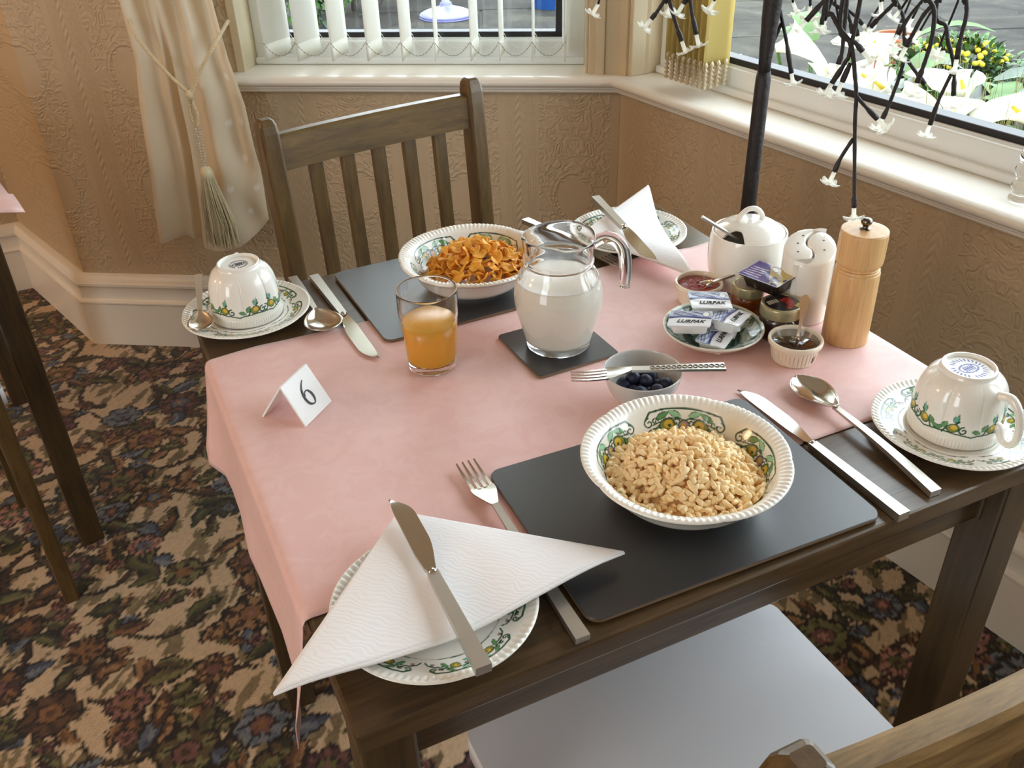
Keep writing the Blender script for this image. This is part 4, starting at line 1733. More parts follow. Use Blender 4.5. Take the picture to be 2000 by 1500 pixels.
knife('steel table knife beside the mat with the bowl of puffed rice', (0.4990, -0.003, T + 0.0005), (0.4980, 0.2275, ZT - 0.0005), 1)
spoon('long steel dessert spoon between the table knife and the saucer', (0.5490, 0.0085, T + 0.0003), (0.5590, 0.212, ZT + 0.0005), 0.066, 0.041, 0.009)
fork('steel table fork with its handle passing under the napkin', (0.1815, 0.003, T + 0.0003), (0.1860, 0.2415, ZT + 0.0005))
spoon('round bowled steel soup spoon beside the cornflakes mat', (0.1395, 0.722, T + 0.0003), (0.1405, 0.548, ZT + 0.0005), 0.056, 0.046, 0.010)
knife('steel table knife by the cornflakes mat, its tip on the pink cloth', (0.1655, 0.709, T + 0.0005), (0.1735, 0.470, ZT - 0.0005), 1)
fork('steel fork lying behind the milk jug', (0.498, 0.745, T + 0.0003), (0.543, 0.533, ZT + 0.0005))
spoon('small steel teaspoon propped on the saucer with a cup', (0.0245, 0.748, T + 0.0205), (0.0030, 0.607, T + 0.0135), 0.042, 0.030, 0.006, 0.005, 0.0026, 0.0045, 'teaspoon', 'spoons', 0.001)


# ------------------------------------------------------------------ napkins
def napkin(name, label, tipL, tipR, apex, zs, fold, seed, bulge=0.010):
    """paper napkin folded to a triangle: tipL-tipR is the fold; zs = heights of the three corners"""
    A, B, Cc = Vector(tipL), Vector(tipR), Vector(apex)
    n = 44
    rnd = random.Random(seed)
    ph = [rnd.uniform(0, 6) for _ in range(4)]

    def surf(s, t, lift):
        # s along the fold 0..1, t towards the apex 0..1 (the triangle narrows)
        s2 = 0.5 + (s - 0.5) * (1 - t)
        base = A.lerp(B, s)
        p = A * (1 - s) * (1 - t) + B * s * (1 - t) + Cc * t
        q = (1 - t) * 4 * s * (1 - s)
        z = zs[0] * (1 - s) * (1 - t) + zs[1] * s * (1 - t) + zs[2] * t
        z += bulge * math.sin(pi * min(1, max(0, q))) * 0.9 + bulge * 0.8 * math.exp(-((s - fold) / 0.16) ** 2) * (1 - t) * 0.9
        z += 0.0010 * math.sin(9 * s + 5 * t + ph[0]) * (1 - t) * math.sin(pi * s) + 0.0007 * math.sin(21 * s - 9 * t + ph[1]) * q
        ed = 0.006 * (1 - t) * s * (1 - s) * 4
        nrm = (B - A).cross(Vector((0, 0, 1))).normalized()
        sag = -0.012 * math.sin(pi * s) * (1 - t) * (1 if lift else 0.8)
        p = p + nrm * sag * (-1)
        # soft rounding of the narrow corners
        z += lift
        return (p.x, p.y, z)
    t_ = thing(name, label, 'napkin', group='paper napkins')
    for nm, lift, shr in (('lower_fold', 0.0, 0.06), ('upper_fold', 0.0032, 0.0)):
        V, F = grid_vf(n, n, lambda u, v: surf(shr * 0.5 + u * (1 - shr), v * 0.985 * (1 - shr * 0.8), lift))
        o = mesh_obj(nm, V, F, 'paper napkin', t_)
        solid(o, 0.0009, 0)
    # the rolled edge joining both layers along the fold
    pts = [Vector(surf(i / 24, 0.0, 0.0016)) for i in range(25)]
    tube('fold_edge', pts, [0.0012 + 0.0012 * math.sin(pi * i / 24) for i in range(25)], 'paper napkin', t_, 8)
    return t_


napkin('paper_napkin', 'white embossed paper napkin folded to a triangle, reaching past the table edge', (-0.043, 0.043, 0), (0.250, 0.057, 0), (0.100, 0.186, 0), (T + 0.0215, T + 0.0165, T + 0.0205), 0.78, 4, 0.0040)
napkin('paper_napkin', 'white paper napkin folded to a triangle in front of the wall behind the milk jug', (0.702, 0.728, 0), (0.594, 0.450, 0), (0.524, 0.622, 0), (T + 0.0240, T + 0.0125, T + 0.0220), 0.78, 9, 0.0050)
knife('steel table knife lying over the napkin at the table edge', (0.0950, -0.0085, T + 0.0250), (0.0975, 0.1900, T + 0.0330), 1)
knife('steel table knife lying over the napkin behind the milk jug', (0.5930, 0.7020, T + 0.0310), (0.5560, 0.4840, T + 0.0320), 1)


# ------------------------------------------------------------------ cereal and fruit
def puff_mesh():
    L = []
    rnd = random.Random(21)
    b = bmesh.new()
    bmesh.ops.create_icosphere(b, subdivisions=2, radius=1)
    base = np.array([v.co[:] for v in b.verts]); faces = [tuple(v.index for v in f.verts) for f in b.faces]
    b.free()
    Vs, Fs, k = [], [], 0
    cx, cy = -0.004, -0.006
    R0 = 0.0685

    def top(x, y):
        r = math.hypot(x - cx, (y - cy))
        return 0.0245 + 0.030 * max(0, 1 - (r / R0) ** 1.7) + 0.004 * math.sin(x * 90) * math.sin(y * 80 + 1) * max(0, 1 - r / R0)

    def floor_(x, y):
        r = math.hypot(x, y)
        return float(np.interp(r, [0, .038, .052, .066, .0755], [.007, .0078, .011, .0205, .035]))
    n = 0
    tries = 0
    layers = [(700, 0.0), (520, 0.0040)]
    for cnt, dz in layers:
        for _ in range(cnt):
            a = rnd.uniform(0, 2 * pi); r = R0 * math.sqrt(rnd.random())
            x, y = cx + r * math.cos(a), cy + r * math.sin(a)
            z = top(x, y) - dz + rnd.uniform(-0.0022, 0.0022)
            fl = floor_(x, y) + 0.003
            if z < fl:
                z = fl
            if math.hypot(x, y) > 0.0735: continue
            s = rnd.uniform(0.75, 1.2)
            sc = np.array((0.0045 * rnd.uniform(0.85, 1.3), 0.0026, 0.0025)) * s
            v = base * sc
            bend = rnd.uniform(-60, 60)
            v[:, 1] += bend * v[:, 0] ** 2
            v *= (1 + 0.10 * np.sin(base[:, [1]] * 5 + rnd.uniform(0, 6)))
            M = np.array(Matrix.Rotation(rnd.uniform(0, 6.3), 3, 'Z') @ Matrix.Rotation(rnd.gauss(0, 0.6), 3, 'Y') @ Matrix.Rotation(rnd.uniform(0, 6), 3, 'X'))
            v = v @ M.T + np.array((x, y, z))
            Vs.append(v)
            Fs.append(np.array(faces) + k)
            k += len(v)
    # the packed heart of the heap
    g = 40
    gv, gf = [], []
    for jj in range(g):
        for ii in range(g):
            rr_, tt_ = R0 * 1.02 * ii / (g - 1), 2 * pi * jj / g
            x, y = cx + rr_ * math.cos(tt_), cy + rr_ * math.sin(tt_)
            gv.append((x, y, max(top(x, y) - 0.0075, floor_(x, y) + 0.001)))
            if ii < g - 1:
                a0, b0 = jj * g + ii, ((jj + 1) % g) * g + ii
                gf += [(a0, a0 + 1, b0 + 1), (a0, b0 + 1, b0)]
    Vs.append(np.array(gv)); Fs.append(np.array(gf) + k)
    V = np.vstack(Vs); F = np.vstack(Fs)
    o = mesh_obj('puffed_rice', V, F.astype(np.int32), 'rice puff', None, True, BN)
    o['kind'] = 'stuff'
    return tag(o, 'heap of toasted golden puffed rice in the patterned bowl', 'cereal')


puff_mesh()


def flakes():
    rnd = random.Random(8)
    meshes = []
    for k in range(7):
        n = 9
        ph = [rnd.uniform(0, 6) for _ in range(4)]
        cu = rnd.uniform(18, 45)
        cv = rnd.uniform(-25, 30)
        V = [(0, 0, 0)]
        for ring in (0.5, 1.0):
            for i in range(n):
                a = 2 * pi * i / n
                r = ring * 0.0078 * (1 + 0.22 * math.sin(2 * a + ph[0]) + 0.16 * math.sin(3 * a + ph[1]) + 0.08 * math.sin(5 * a + ph[2]))
                x, y = r * math.cos(a), r * math.sin(a) * 0.82
                V.append((x, y, cu * x * x + cv * y * y + 0.0010 * math.sin(3 * a + ph[3]) * ring))
        F = [(0, 1 + i, 1 + (i + 1) % n) for i in range(n)] + [(1 + i, 1 + n + i, 1 + n + (i + 1) % n, 1 + (i + 1) % n) for i in range(n)]
        o = mesh_obj('cornflake', V, F, 'cornflake', None, True)
        solid(o, 0.0011, 0, 1)
        bpy.context.view_layer.update()
        me = bpy.data.meshes.new_from_object(o.evaluated_get(bpy.context.evaluated_depsgraph_get()))
        bpy.data.objects.remove(o)
        me.name = 'cornflake'
        meshes.append(me)
    cx, cy = 0.005, -0.006
    R0 = 0.0655
    pts = []
    lay_ = [(130, 0.0), (100, 0.005), (68, 0.010)]
    for cnt, dz in lay_:
        for i in range(cnt):
            a = i * 2.39996 + dz * 100
            r = R0 * math.sqrt((i + 0.5) / cnt)
            x, y = cx + r * math.cos(a) + rnd.gauss(0, .002), cy + r * math.sin(a) + rnd.gauss(0, .002)
            z = 0.024 + 0.038 * max(0, 1 - (r / R0) ** 1.6) - dz + rnd.uniform(-.002, .003)
            R_ = math.hypot(x, y)
            fl = float(np.interp(R_, [0, .038, .052, .066, .0755], [.007, .0078, .011, .0205, .035])) + 0.006
            pts.append((x, y, max(z, fl)))
    for p in pts:
        me = meshes[rnd.randrange(len(meshes))]
        o = bpy.data.objects.new('cornflake', me)
        COL.objects.link(o)
        o.location = BB + Vector(p)
        o.rotation_euler = (rnd.gauss(0, 0.55), rnd.gauss(0, 0.55), rnd.uniform(0, 6.3))
        s = rnd.uniform(0.9, 1.35)
        o.scale = (s, s, s)
        tag(o, 'crisp golden cornflake heaped in the printed bowl', 'cereal flake', 'cornflakes in the bowl')


flakes()

# small grey bowl with blueberries
BG = Vector((0.3945, 0.2590, ZT))
gb = lathe('berry_bowl', smooth_prof([(1e-4, 0.002), (0.016, 0.002), (0.018, 0.0), (0.021, 0.0), (0.0235, 0.004), (0.032, 0.014), (0.0385, 0.028), (0.0407, 0.0385), (0.0402, 0.0395), (0.0392, 0.0388),
                                      (0.0368, 0.028), (0.030, 0.0155), (0.020, 0.0075), (1e-4, 0.006)], 5), 'grey ceramic', None, 72, None, BG)
tag(gb, 'small plain grey bowl holding blueberries', 'bowl')


def berries():
    b = bmesh.new()
    bmesh.ops.create_uvsphere(b, u_segments=20, v_segments=14, radius=0.0080)
    for v in b.verts:
        r = math.hypot(v.co.x, v.co.y)
        if v.co.z > 0:
            v.co.z = v.co.z * 0.93 + (0.0006 * math.exp(-((r - 0.0024) / 0.0008) ** 2) - 0.0012 * math.exp(-(r / 0.0018) ** 2))
        else:
            v.co.z *= 0.93
    first = bm_obj('blueberry', b, 'blueberry', None, True)
    me = first.data
    bpy.data.objects.remove(first)
    rnd = random.Random(5)
    spots = [(0.000, 0.000, .0165), (-0.0125, -0.004, .0185), (0.0125, -0.006, .0185), (-0.003, -0.0145, .0185), (0.007, 0.0125, .019), (-0.009, 0.0115, .019), (0.014, 0.007, .020), (-0.0165, 0.006, .022),
             (0.0045, -0.0195, .0225), (-0.0120, -0.0160, .0225), (0.001, -0.0050, .0275), (0.0165, -0.0150, .024), (-0.008, 0.0035, .0290), (0.0085, 0.0035, .0290)]
    for i, p in enumerate(spots):
        o = bpy.data.objects.new('blueberry', me)
        COL.objects.link(o)
        o.location = BG + Vector((p[0] * 1.08, p[1] * 1.08, p[2] + 0.0015))
        o.rotation_euler = (rnd.gauss(0, .9), rnd.gauss(0, .9), rnd.uniform(0, 6))
        s = rnd.uniform(0.86, 1.08)
        o.scale = (s, s, s)
        tag(o, 'dark ripe blueberry in the small grey bowl', 'blueberry', 'blueberries in the grey bowl')


berries()
fork('steel fork with an ornate handle balanced across the blueberry bowl', (0.4660, 0.2165, T + 0.0440), (0.3250, 0.2850, T + 0.0335), 'table_fork', True, 0.0105, 0.0, 0.062)

# ------------------------------------------------------------------ glass of juice and jug of milk
GL = Vector((0.2275, 0.4330, ZT))
gp = smooth_prof([(1e-4, 0.0008), (0.024, 0.0), (0.0268, 0.0012), (0.0272, 0.004), (0.0278, 0.012), (0.0298, 0.040), (0.0318, 0.060), (0.0330, 0.066), (0.0333, 0.072), (0.0334, 0.0930), (0.0329, 0.0952), (0.0321, 0.0950), (0.0318, 0.0930), (0.0316, 0.072),
                  (0.0312, 0.066), (0.0301, 0.060), (0.0281, 0.040), (0.0258, 0.012), (0.024, 0.0085), (1e-4, 0.0075)], 4)
g_ = lathe('juice_glass', gp, 'clear glass', None, 72, None, GL)
tag(g_, 'clear half filled tumbler standing on the pink cloth', 'glass')
jz = 0.058
jp = [(1e-4, 0.0074)] + [(r + 0.0003, z) for r, z in ((0.024, 0.0084), (0.0258, 0.012), (0.0270, 0.026), (0.0281, 0.040), (0.0299, jz - 0.0006))] + [(0.0292, jz), (1e-4, jz)]
tag(lathe('orange_juice', jp, 'juice', None, 64, None, GL), 'orange juice filling the lower half of the tumbler', 'juice')

JU = Vector((0.3725, 0.4030, T + 0.0060))
outer = [(1e-4, 0.001), (0.033, 0.0), (0.0362, 0.002), (0.0372, 0.005), (0.0405, 0.018), (0.0462, 0.038), (0.0498, 0.056), (0.0496, 0.070), (0.0455, 0.086), (0.0400, 0.096), (0.0382, 0.1015), (0.0390, 0.1045), (0.0396, 0.1065),
         (0.0386, 0.1085), (0.0384, 0.112), (0.0392, 0.122), (0.0406, 0.1320), (0.0402, 0.1340), (0.0390, 0.1330), (0.0372, 0.122), (0.0362, 0.112), (0.0362, 0.104), (0.0372, 0.0985), (0.0428, 0.0855), (0.0470, 0.0700), (0.0472, 0.056), (0.0436, 0.038), (0.0378, 0.018), (0.034, 0.0085), (1e-4, 0.007)]
SP = math.radians(205)                    # the lip points to the left


def spout(R, Z, TH, I):
    k = np.clip((Z - 0.104) / 0.030, 0, 1) ** 1.5
    d = np.angle(np.exp(1j * (TH - SP)))
    e = np.exp(-(d / 0.30) ** 2)
    R = R + 0.0085 * k * e - 0.0030 * k * np.exp(-((np.abs(d) - 0.55) / 0.2) ** 2)
    Z = Z + 0.0055 * k * np.exp(-(d / 0.45) ** 2) + 0.0016 * k * np.cos(2 * d)
    return R, Z


jug = thing('milk_jug', 'clear round bellied glass jug of milk on the square coaster', 'jug', JU)
lathe('jug_body', smooth_prof(outer, 4), 'clear glass', jug, 96, spout)
hd = math.radians(-24)
hp = [(0.0375, 0.124), (0.049, 0.1300), (0.062, 0.1270), (0.0710, 0.115), (0.0740, 0.098), (0.0745, 0.082), (0.0740, 0.069)]
pts = curve_pts([(r * math.cos(hd), r * math.sin(hd), z) for r, z in hp], 6)
tube('handle', pts, [0.0062 + 0.0010 * math.sin(i / (len(pts) - 1) * pi) for i in range(len(pts))], 'clear glass', jug, 14)
mz = 0.0835
mp = [(1e-4, 0.0068)] + [(r + 0.0003, z) for r, z in ((0.034, 0.0084), (0.0378, 0.018), (0.0436, 0.038), (0.0472, 0.056), (0.0470, 0.070), (0.0440, mz - 0.001))] + [(0.0428, mz), (1e-4, mz)]
mp = smooth_prof(mp, 4)
tag(lathe('milk', mp, 'milk', None, 80, None, JU), 'white milk nearly filling the glass jug', 'milk')


# ------------------------------------------------------------------ table number
def sign():
    """folded white plastic tent with the numeral on its sloping face"""
    rA, rB = Vector((0.0515, 0.4050, 0.0375)), Vector((0.0875, 0.4385, 0.0375))      # ridge
    f0, f1 = Vector((0.0660, 0.3790, 0)), Vector((0.1030, 0.4130, 0))
    b0 = Vector((0.0300, 0.4180, 0))
    b1 = b0 + (rB - rA)
    t = thing('table_number', 'white folded plastic table number 6 standing on the pink cloth', 'sign', (0, 0, ZT))

    def panel(name, p):
        a, b, c, d = p
        n = (b - a).cross(d - a).normalized() * 0.0011
        V = [q + n for q in p] + [q - n for q in p]
        F = [(0, 1, 2, 3), (7, 6, 5, 4)] + [(i, i + 4, (i + 1) % 4 + 4, (i + 1) % 4) for i in range(4)]
        o = mesh_obj(name, V, F, 'white plastic', t, False)
        m = o.modifiers.new('b', 'BEVEL'); m.width = 0.0005; m.segments = 2
        return o
    panel('front_panel', [f0, f1, rB, rA])
    panel('back_panel', [b0, rA, rB, b1])
    x = (f1 - f0).normalized()
    y = (rA - f0); y = (y - x * y.dot(x)).normalized()
    z = x.cross(y)
    c = (f0 + f1 + rA + rB) / 4 + z * 0.0016
    M = Matrix((x, y, z)).transposed().to_4x4()
    M.translation = c
    # numeral: left stem sweep with swelling stroke, round bowl with a slanted counter
    k = 0.0031
    outer_, inner_ = [], []
    stem = [(2.4, 4.9), (0.9, 3.9), (-0.6, 2.3), (-1.5, 0.3), (-1.75, -1.5), (-1.3, -3.2), (0.0, -4.1), (1.1, -3.9), (1.9, -2.6), (2.1, -1.0), (1.7, 0.5), (0.8, 1.2), (-0.2, 0.9), (-1.0, -0.2)]
    wid = [0.12, 0.22, 0.36, 0.46, 0.50, 0.46, 0.26, 0.22, 0.40, 0.48, 0.40, 0.22, 0.16, 0.10]
    P = curve_pts([(a, b, 0) for a, b in stem], 6)
    ww = np.interp(np.linspace(0, len(wid) - 1, len(P)), range(len(wid)), wid)
    V, F = [], []
    for i, p in enumerate(P):
        tg = (P[min(i + 1, len(P) - 1)] - P[max(i - 1, 0)]).normalized()
        nn = Vector((-tg.y, tg.x, 0))
        for s in (1, -1):
            q = (p + nn * s * ww[i]) * k
            V.append((q.x, q.y * 0.95, 0.00002 * (i % 2)))
    n = len(P)
    V += [(a, b, c_ - 0.0006) for a, b, c_ in V]
    m = 2 * n
    for i in range(n - 1):
        a = 2 * i
        F += [(a, a + 1, a + 3, a + 2), (m + a, m + a + 2, m + a + 3, m + a + 1), (a, a + 2, m + a + 2, m + a), (a + 1, m + a + 1, m + a + 3, a + 3)]
    o = mesh_obj('numeral', V, F, 'black print', t, False)
    o.matrix_local = M
    return t


sign()

# ------------------------------------------------------------------ condiments
# sugar bowl with its lid
SB = Vector((0.6550, 0.4265, ZT))
sg = thing('sugar_bowl', 'white lidded china sugar bowl with a looped lid handle', 'sugar bowl', SB)
lathe('bowl_body', smooth_prof([(1e-4, 0.002), (0.028, 0.002), (0.030, 0.0), (0.034, 0.0), (0.0400, 0.006), (0.0468, 0.022), (0.0492, 0.042), (0.0485, 0.060), (0.0466, 0.0735), (0.0458, 0.0752), (0.0446, 0.0745), (0.0440, 0.072), (0.0435, 0.070), (0.0456, 0.055), (0.0462, 0.042), (0.0438, 0.022), (0.036, 0.008), (1e-4, 0.006)], 5), 'white ceramic', sg, 96)
nang = math.radians(203)
V, F = [], []
lp = smooth_prof([(0.0425, 0.0700), (0.0438, 0.0715), (0.0436, 0.0735), (0.040, 0.0785), (0.030, 0.0850), (0.018, 0.0890), (0.006, 0.0905), (1e-4, 0.0907)], 4)
Vl, Fl = lathe_vf(lp, 120)
Vl = np.array(Vl)
a_ = np.arctan2(Vl[:, 1], Vl[:, 0])
r_ = np.hypot(Vl[:, 0], Vl[:, 1])
dd = np.abs(np.angle(np.exp(1j * (a_ - nang))))
lim = np.where(dd < 0.36, 0.0285 + 0.0150 * np.clip(dd / 0.36, 0, 1) ** 3, 1)
k_ = np.where(r_ > lim, lim / np.maximum(r_, 1e-6), 1)
zz = np.interp(np.minimum(r_, lim), lp[::-1, 0], lp[::-1, 1])
Vl[:, 0] *= k_; Vl[:, 1] *= k_
Vl[:, 2] = np.where(k_ < 1, zz, Vl[:, 2])
lid = mesh_obj('lid', Vl, Fl, 'white ceramic', sg)
solid(lid, 0.0025, -1)
ha = math.radians(-20)
tube('lid_handle', curve_pts([(x * math.cos(ha), x * math.sin(ha), z) for x, z in ((-0.0165, 0.0860), (-0.0145, 0.0945), (-0.0075, 0.1020), (0.0, 0.1040), (0.0075, 0.1015), (0.0130, 0.0945), (0.0145, 0.0860))], 6), 0.0033, 'white ceramic', lid, 12)
tag(lathe('sugar', smooth_prof([(0.045, 0.034), (0.030, 0.038), (0.012, 0.036), (1e-4, 0.037)], 4), 'white plastic', None, 40, None, SB), 'white sugar inside the lidded bowl', 'sugar', None, 'stuff')
spoon('slim steel teaspoon leaning out of the notch of the sugar bowl lid', (0.5870, 0.4390, T + 0.1010), (0.6700, 0.3960, T + 0.0420), 0.036, 0.022, 0.004, 0.0032, 0.0020, 0.0030, 'teaspoon', 'spoons', 0.0)

# interlocking salt and pepper shakers
SHC = Vector((0.6650, 0.3300))
AW, RT = Vector((0.706, 0.708)), Vector((0.708, -0.706))
SA = (RT * 0.50 + AW * 0.86).normalized()          # axis of the S curve
SP_ = Vector((-SA.y, SA.x))


def yin(R, sgn, gap):
    """comma shaped outline in axis coordinates (a along SA, b along SP_)"""
    out = []
    n = 22
    for i in range(n + 1):                      # outer half circle on the sgn side
        t = i / n * pi
        out.append((R * math.cos(t), sgn * R * math.sin(t)))
    # back along the S: from -R to +R
    for i in range(1, n + 1):
        t = pi - i / n * pi
        out.append((-R / 2 + R / 2 * math.cos(t), -R / 2 * math.sin(t) * 0.78))
    for i in range(1, n):
        t = pi - i / n * pi
        out.append((R / 2 + R / 2 * math.cos(t), R / 2 * math.sin(t) * 0.78))
    if sgn < 0: out.reverse()
    # shrink a little for the gap
    res = []
    m = len(out)
    for i in range(m):
        p0, p1, p2 = Vector(out[i - 1]), Vector(out[i]), Vector(out[(i + 1) % m])
        t = (p2 - p0)
        if t.length < 1e-6: res.append(out[i]); continue
        t.normalize()
        res.append((p1.x - t.y * gap, p1.y + t.x * gap))
    return res


def shaker(name, label, sgn, holes):
    t = thing(name, label, 'shaker', (SHC.x, SHC.y, ZT), 0, 'white curved cruet shakers')
    R = 0.0305
    b = bmesh.new()
    rings = []
    for z, g, slope in ((0, 0.0014, 0), (0.0015, 0.0008, 0), (0.80, 0.0008, 1), (0.965, 0.0009, 1), (0.99, 0.0018, 1), (1.0, 0.0034, 1)):
        ring = []
        for a, c in yin(R, sgn, g):
            q = SA * a + SP_ * c
            top = 0.0895 + 0.011 * (q.dot(AW) / R)
            zz = z * top if slope else z
            ring.append(b.verts.new((q.x, q.y, zz)))
        rings.append(ring)
    for A, B in zip(rings[:-1], rings[1:]):
        for i in range(len(A)):
            b.faces.new((A[i], A[(i + 1) % len(A)], B[(i + 1) % len(B)], B[i]))
    b.faces.new(list(reversed(rings[0]))); b.faces.new(rings[-1])
    bmesh.ops.recalc_face_normals(b, faces=list(b.faces))
    bmesh.ops.triangulate(b, faces=[f for f in b.faces if len(f.verts) > 4])
    o = bm_obj('shaker_body', b, 'white ceramic', t, True)
    m = o.modifiers.new('edges', 'EDGE_SPLIT'); m.split_angle = math.radians(40)
    for rt_, aw_ in holes:
        q = RT * rt_ + AW * aw_
        top = 0.0895 + 0.011 * (aw_ / R)
        V, F = lathe_vf([(1e-5, 0.0004), (0.0012, 0.0003), (0.0013, 0.0)], 10)
        mesh_obj('hole', V, F, 'black print', t, True, (q.x, q.y, top + 0.0001))
    return t


shaker('salt_shaker', 'white comma shaped shaker with three holes, nestled against its twin', 1, [(-0.010, 0.016), (-0.0145, 0.003), (-0.0125, -0.010)])
shaker('pepper_shaker', 'white comma shaped shaker with two holes, beside the wooden pepper mill', -1, [(0.0135, 0.012), (0.0160, -0.003)])

# pepper mill
PM = Vector((0.6730, 0.2620, ZT))
pm = thing('pepper_mill', 'tall pale turned wood pepper mill with a metal knob', 'pepper mill', PM)
lathe('mill_body', smooth_prof([(1e-4, 0.001), (0.0225, 0.0), (0.0252, 0.0008), (0.0256, 0.003), (0.0256, 0.030), (0.0253, 0.065), (0.0248, 0.0855), (0.0238, 0.0880), (0.0238, 0.0905), (0.0205, 0.0920), (1e-4, 0.0920)], 4), 'beech wood', pm, 64)
lathe('mill_head', smooth_prof([(1e-4, 0.0922), (0.0212, 0.0922), (0.0220, 0.0940), (0.0246, 0.0975), (0.0254, 0.1020), (0.0256, 0.1180), (0.0254, 0.1315), (0.0246, 0.1345), (0.0225, 0.1355), (1e-4, 0.1358)], 4), 'beech wood', pm, 64)
lathe('knob', smooth_prof([(0.0058, 0.1356), (0.0056, 0.1370), (0.0036, 0.1378), (0.0034, 0.1398), (0.0052, 0.1418), (0.0060, 0.1442), (0.0052, 0.1468), (0.0028, 0.1482), (1e-4, 0.1485)], 4), 'dark metal', pm, 32)


# ramekins
def ramekin(name, label, loc, fill, fill_label, fill_mat, level, stains=False):
    n = 288
    prof = smooth_prof([(1e-4, 0.002), (0.0205, 0.002), (0.0215, 0.0), (0.0236, 0.0), (0.0243, 0.002), (0.0268, 0.0165), (0.0272, 0.0185), (0.0290, 0.0195), (0.0300, 0.0215), (0.0300, 0.0245), (0.0290, 0.0260), (0.0272, 0.0258), (0.0262, 0.0240),
                        (0.0252, 0.0180), (0.0225, 0.0065), (0.0205, 0.0050), (1e-4, 0.0045)], 4)
    k = int(np.argmax(prof[:, 0]))

    def fn(R, Z, TH, I):
        g = (I < k) & (Z > 0.0012) & (Z < 0.0178) & (R > 0.0235)
        return R - np.where(g, 0.0008 * (0.5 + 0.5 * np.cos(36 * TH)) ** 3, 0), Z
    V, F = lathe_vf(prof, n, fn)
    o = mesh_obj(name, V, F, 'printed china', None, True, loc)
    C = np.tile(np.array(lin((234, 224, 204))), (len(V), 1))
    if stains:
        rs = random.Random(4)
        z = V[:, 2]; th = np.arctan2(V[:, 1], V[:, 0])
        out = (np.repeat(np.arange(len(prof)), n) < k)
        for _ in range(46):
            a = rs.gauss(-2.0, 0.62); z1 = rs.uniform(0.010, 0.0185); z0 = z1 - rs.uniform(0.004, 0.011); w = rs.uniform(0.006, 0.022)
            a = round(a * 36 / (2 * pi)) * 2 * pi / 36
            m = out & (np.abs(np.angle(np.exp(1j * (th - a)))) < w) & (z > z0) & (z < z1)
            C[m] = C[m] * 0.45 + np.array(lin((150, 92, 60))) * 0.55
        for a in (-1.35, -1.22, -1.28):
            m = out & (np.abs(np.angle(np.exp(1j * (th - a)))) < 0.03) & (z > 0.003) & (z < 0.013)
            C[m] = np.array(lin((92, 44, 24)))
    set_cols(o, C)
    tag(o, label, 'ramekin')
    fp = [(1e-4, 0.0044), (0.0206, 0.0050), (0.0227, 0.0066), (0.0226 + 0.0028 * (level - 0.0065) / 0.0115, level - 0.0006), (0.0222 + 0.0028 * (level - 0.0065) / 0.0115, level), (1e-4, level + 0.0002)]
    f = lathe(fill, fp, fill_mat, None, 48, None, loc)
    tag(f, fill_label, fill.replace('_', ' '))
    return o


R1 = Vector((0.5925, 0.2550, ZT))
R2 = Vector((0.5790, 0.4200, ZT))
ramekin('ramekin', 'cream fluted ramekin with sauce runs down its side, in front of the pepper mill', R1, 'brown_sauce', 'glossy dark brown sauce in the stained ramekin', 'brown sauce', 0.0222, True)
ramekin('ramekin', 'cream fluted ramekin of red jam behind the butter portions', R2, 'red_jam', 'lumpy glistening red jam in the ramekin behind the butter', 'jam', 0.0212)
# lumps on the jam
V, F = grid_vf(26, 26, lambda u, v: (R2.x + (u - .5) * 0.040, R2.y + (v - .5) * 0.040, R2.z + 0.0205 + 0.0026 * (math.sin(u * 21 + v * 5) * math.sin(v * 19 - u * 7) + 0.5) * max(0, 1 - ((u - .5) ** 2 + (v - .5) ** 2) * 4.2)))
jl = mesh_obj('jam_surface', V, F, 'jam')
jl.parent = bpy.data.objects['red_jam']
jl.matrix_parent_inverse = Matrix.Translation(-R2)
spoon('flat oval handled teaspoon standing in the brown sauce', (0.6125, 0.2685, T + 0.0705), (0.5965, 0.2545, T + 0.0050), 0.020, 0.014, 0.003, 0.0058, 0.0020, 0.003, 'teaspoon', 'spoons', 0.0, math.radians(25), True)
spoon('slim steel teaspoon resting in the red jam and leaning to the jars', (0.6370, 0.3915, T + 0.0410), (0.5720, 0.4180, T + 0.0170), 0.024, 0.017, 0.003, 0.0028, 0.0019, 0.0028, 'teaspoon', 'spoons', 0.0)


# little jars
def small_jar(label, loc, R, h, lidmat, fillmat, top_paint):
    t = thing('preserve_jar', label, 'jar', loc, 0, 'small preserve jars')
    lathe('jar_body', smooth_prof([(1e-4, 0.001), (R * .86, 0.0), (R * .97, 0.002), (R, 0.006), (R, h * .50), (R * .96, h * .60), (R * .88, h * .66), (R * .88, h * .70), (1e-4, h * .70)], 4), fillmat, t, 48)
    lathe('jar_glass', smooth_prof([(R * .80, 0.0005), (R * .99, 0.0018), (R * 1.03, 0.006), (R * 1.03, h * .50), (R * .99, h * .60), (R * .91, h * .66), (R * .91, h * .70)], 4), 'clear glass', t, 48)
    lathe('screw_lid', smooth_prof([(R * .93, h * .68), (R * 1.0, h * .67), (R * 1.02, h * .69), (R * 1.02, h * .93), (R * .98, h * .985), (R * .90, h), (R * .86, h * .985), (R * .80, h * .98), (1e-4, h * .98)], 4), lidmat, t, 64)
    NS, NR = 96, 20
    Vd, Fd = lathe_vf([(1e-5 + R * .83 * i / (NR - 1), 0) for i in range(NR)], NS)
    d = mesh_obj('lid_print', Vd, Fd, 'printed foil', t, True, (0, 0, h * .98 + 0.0003))
    P = Vd[:, :2].copy()
    c = np.tile(np.array(lin((34, 24, 24))), (len(P), 1))
    top_paint(P, c, R)
    set_cols(d, c)
    return t


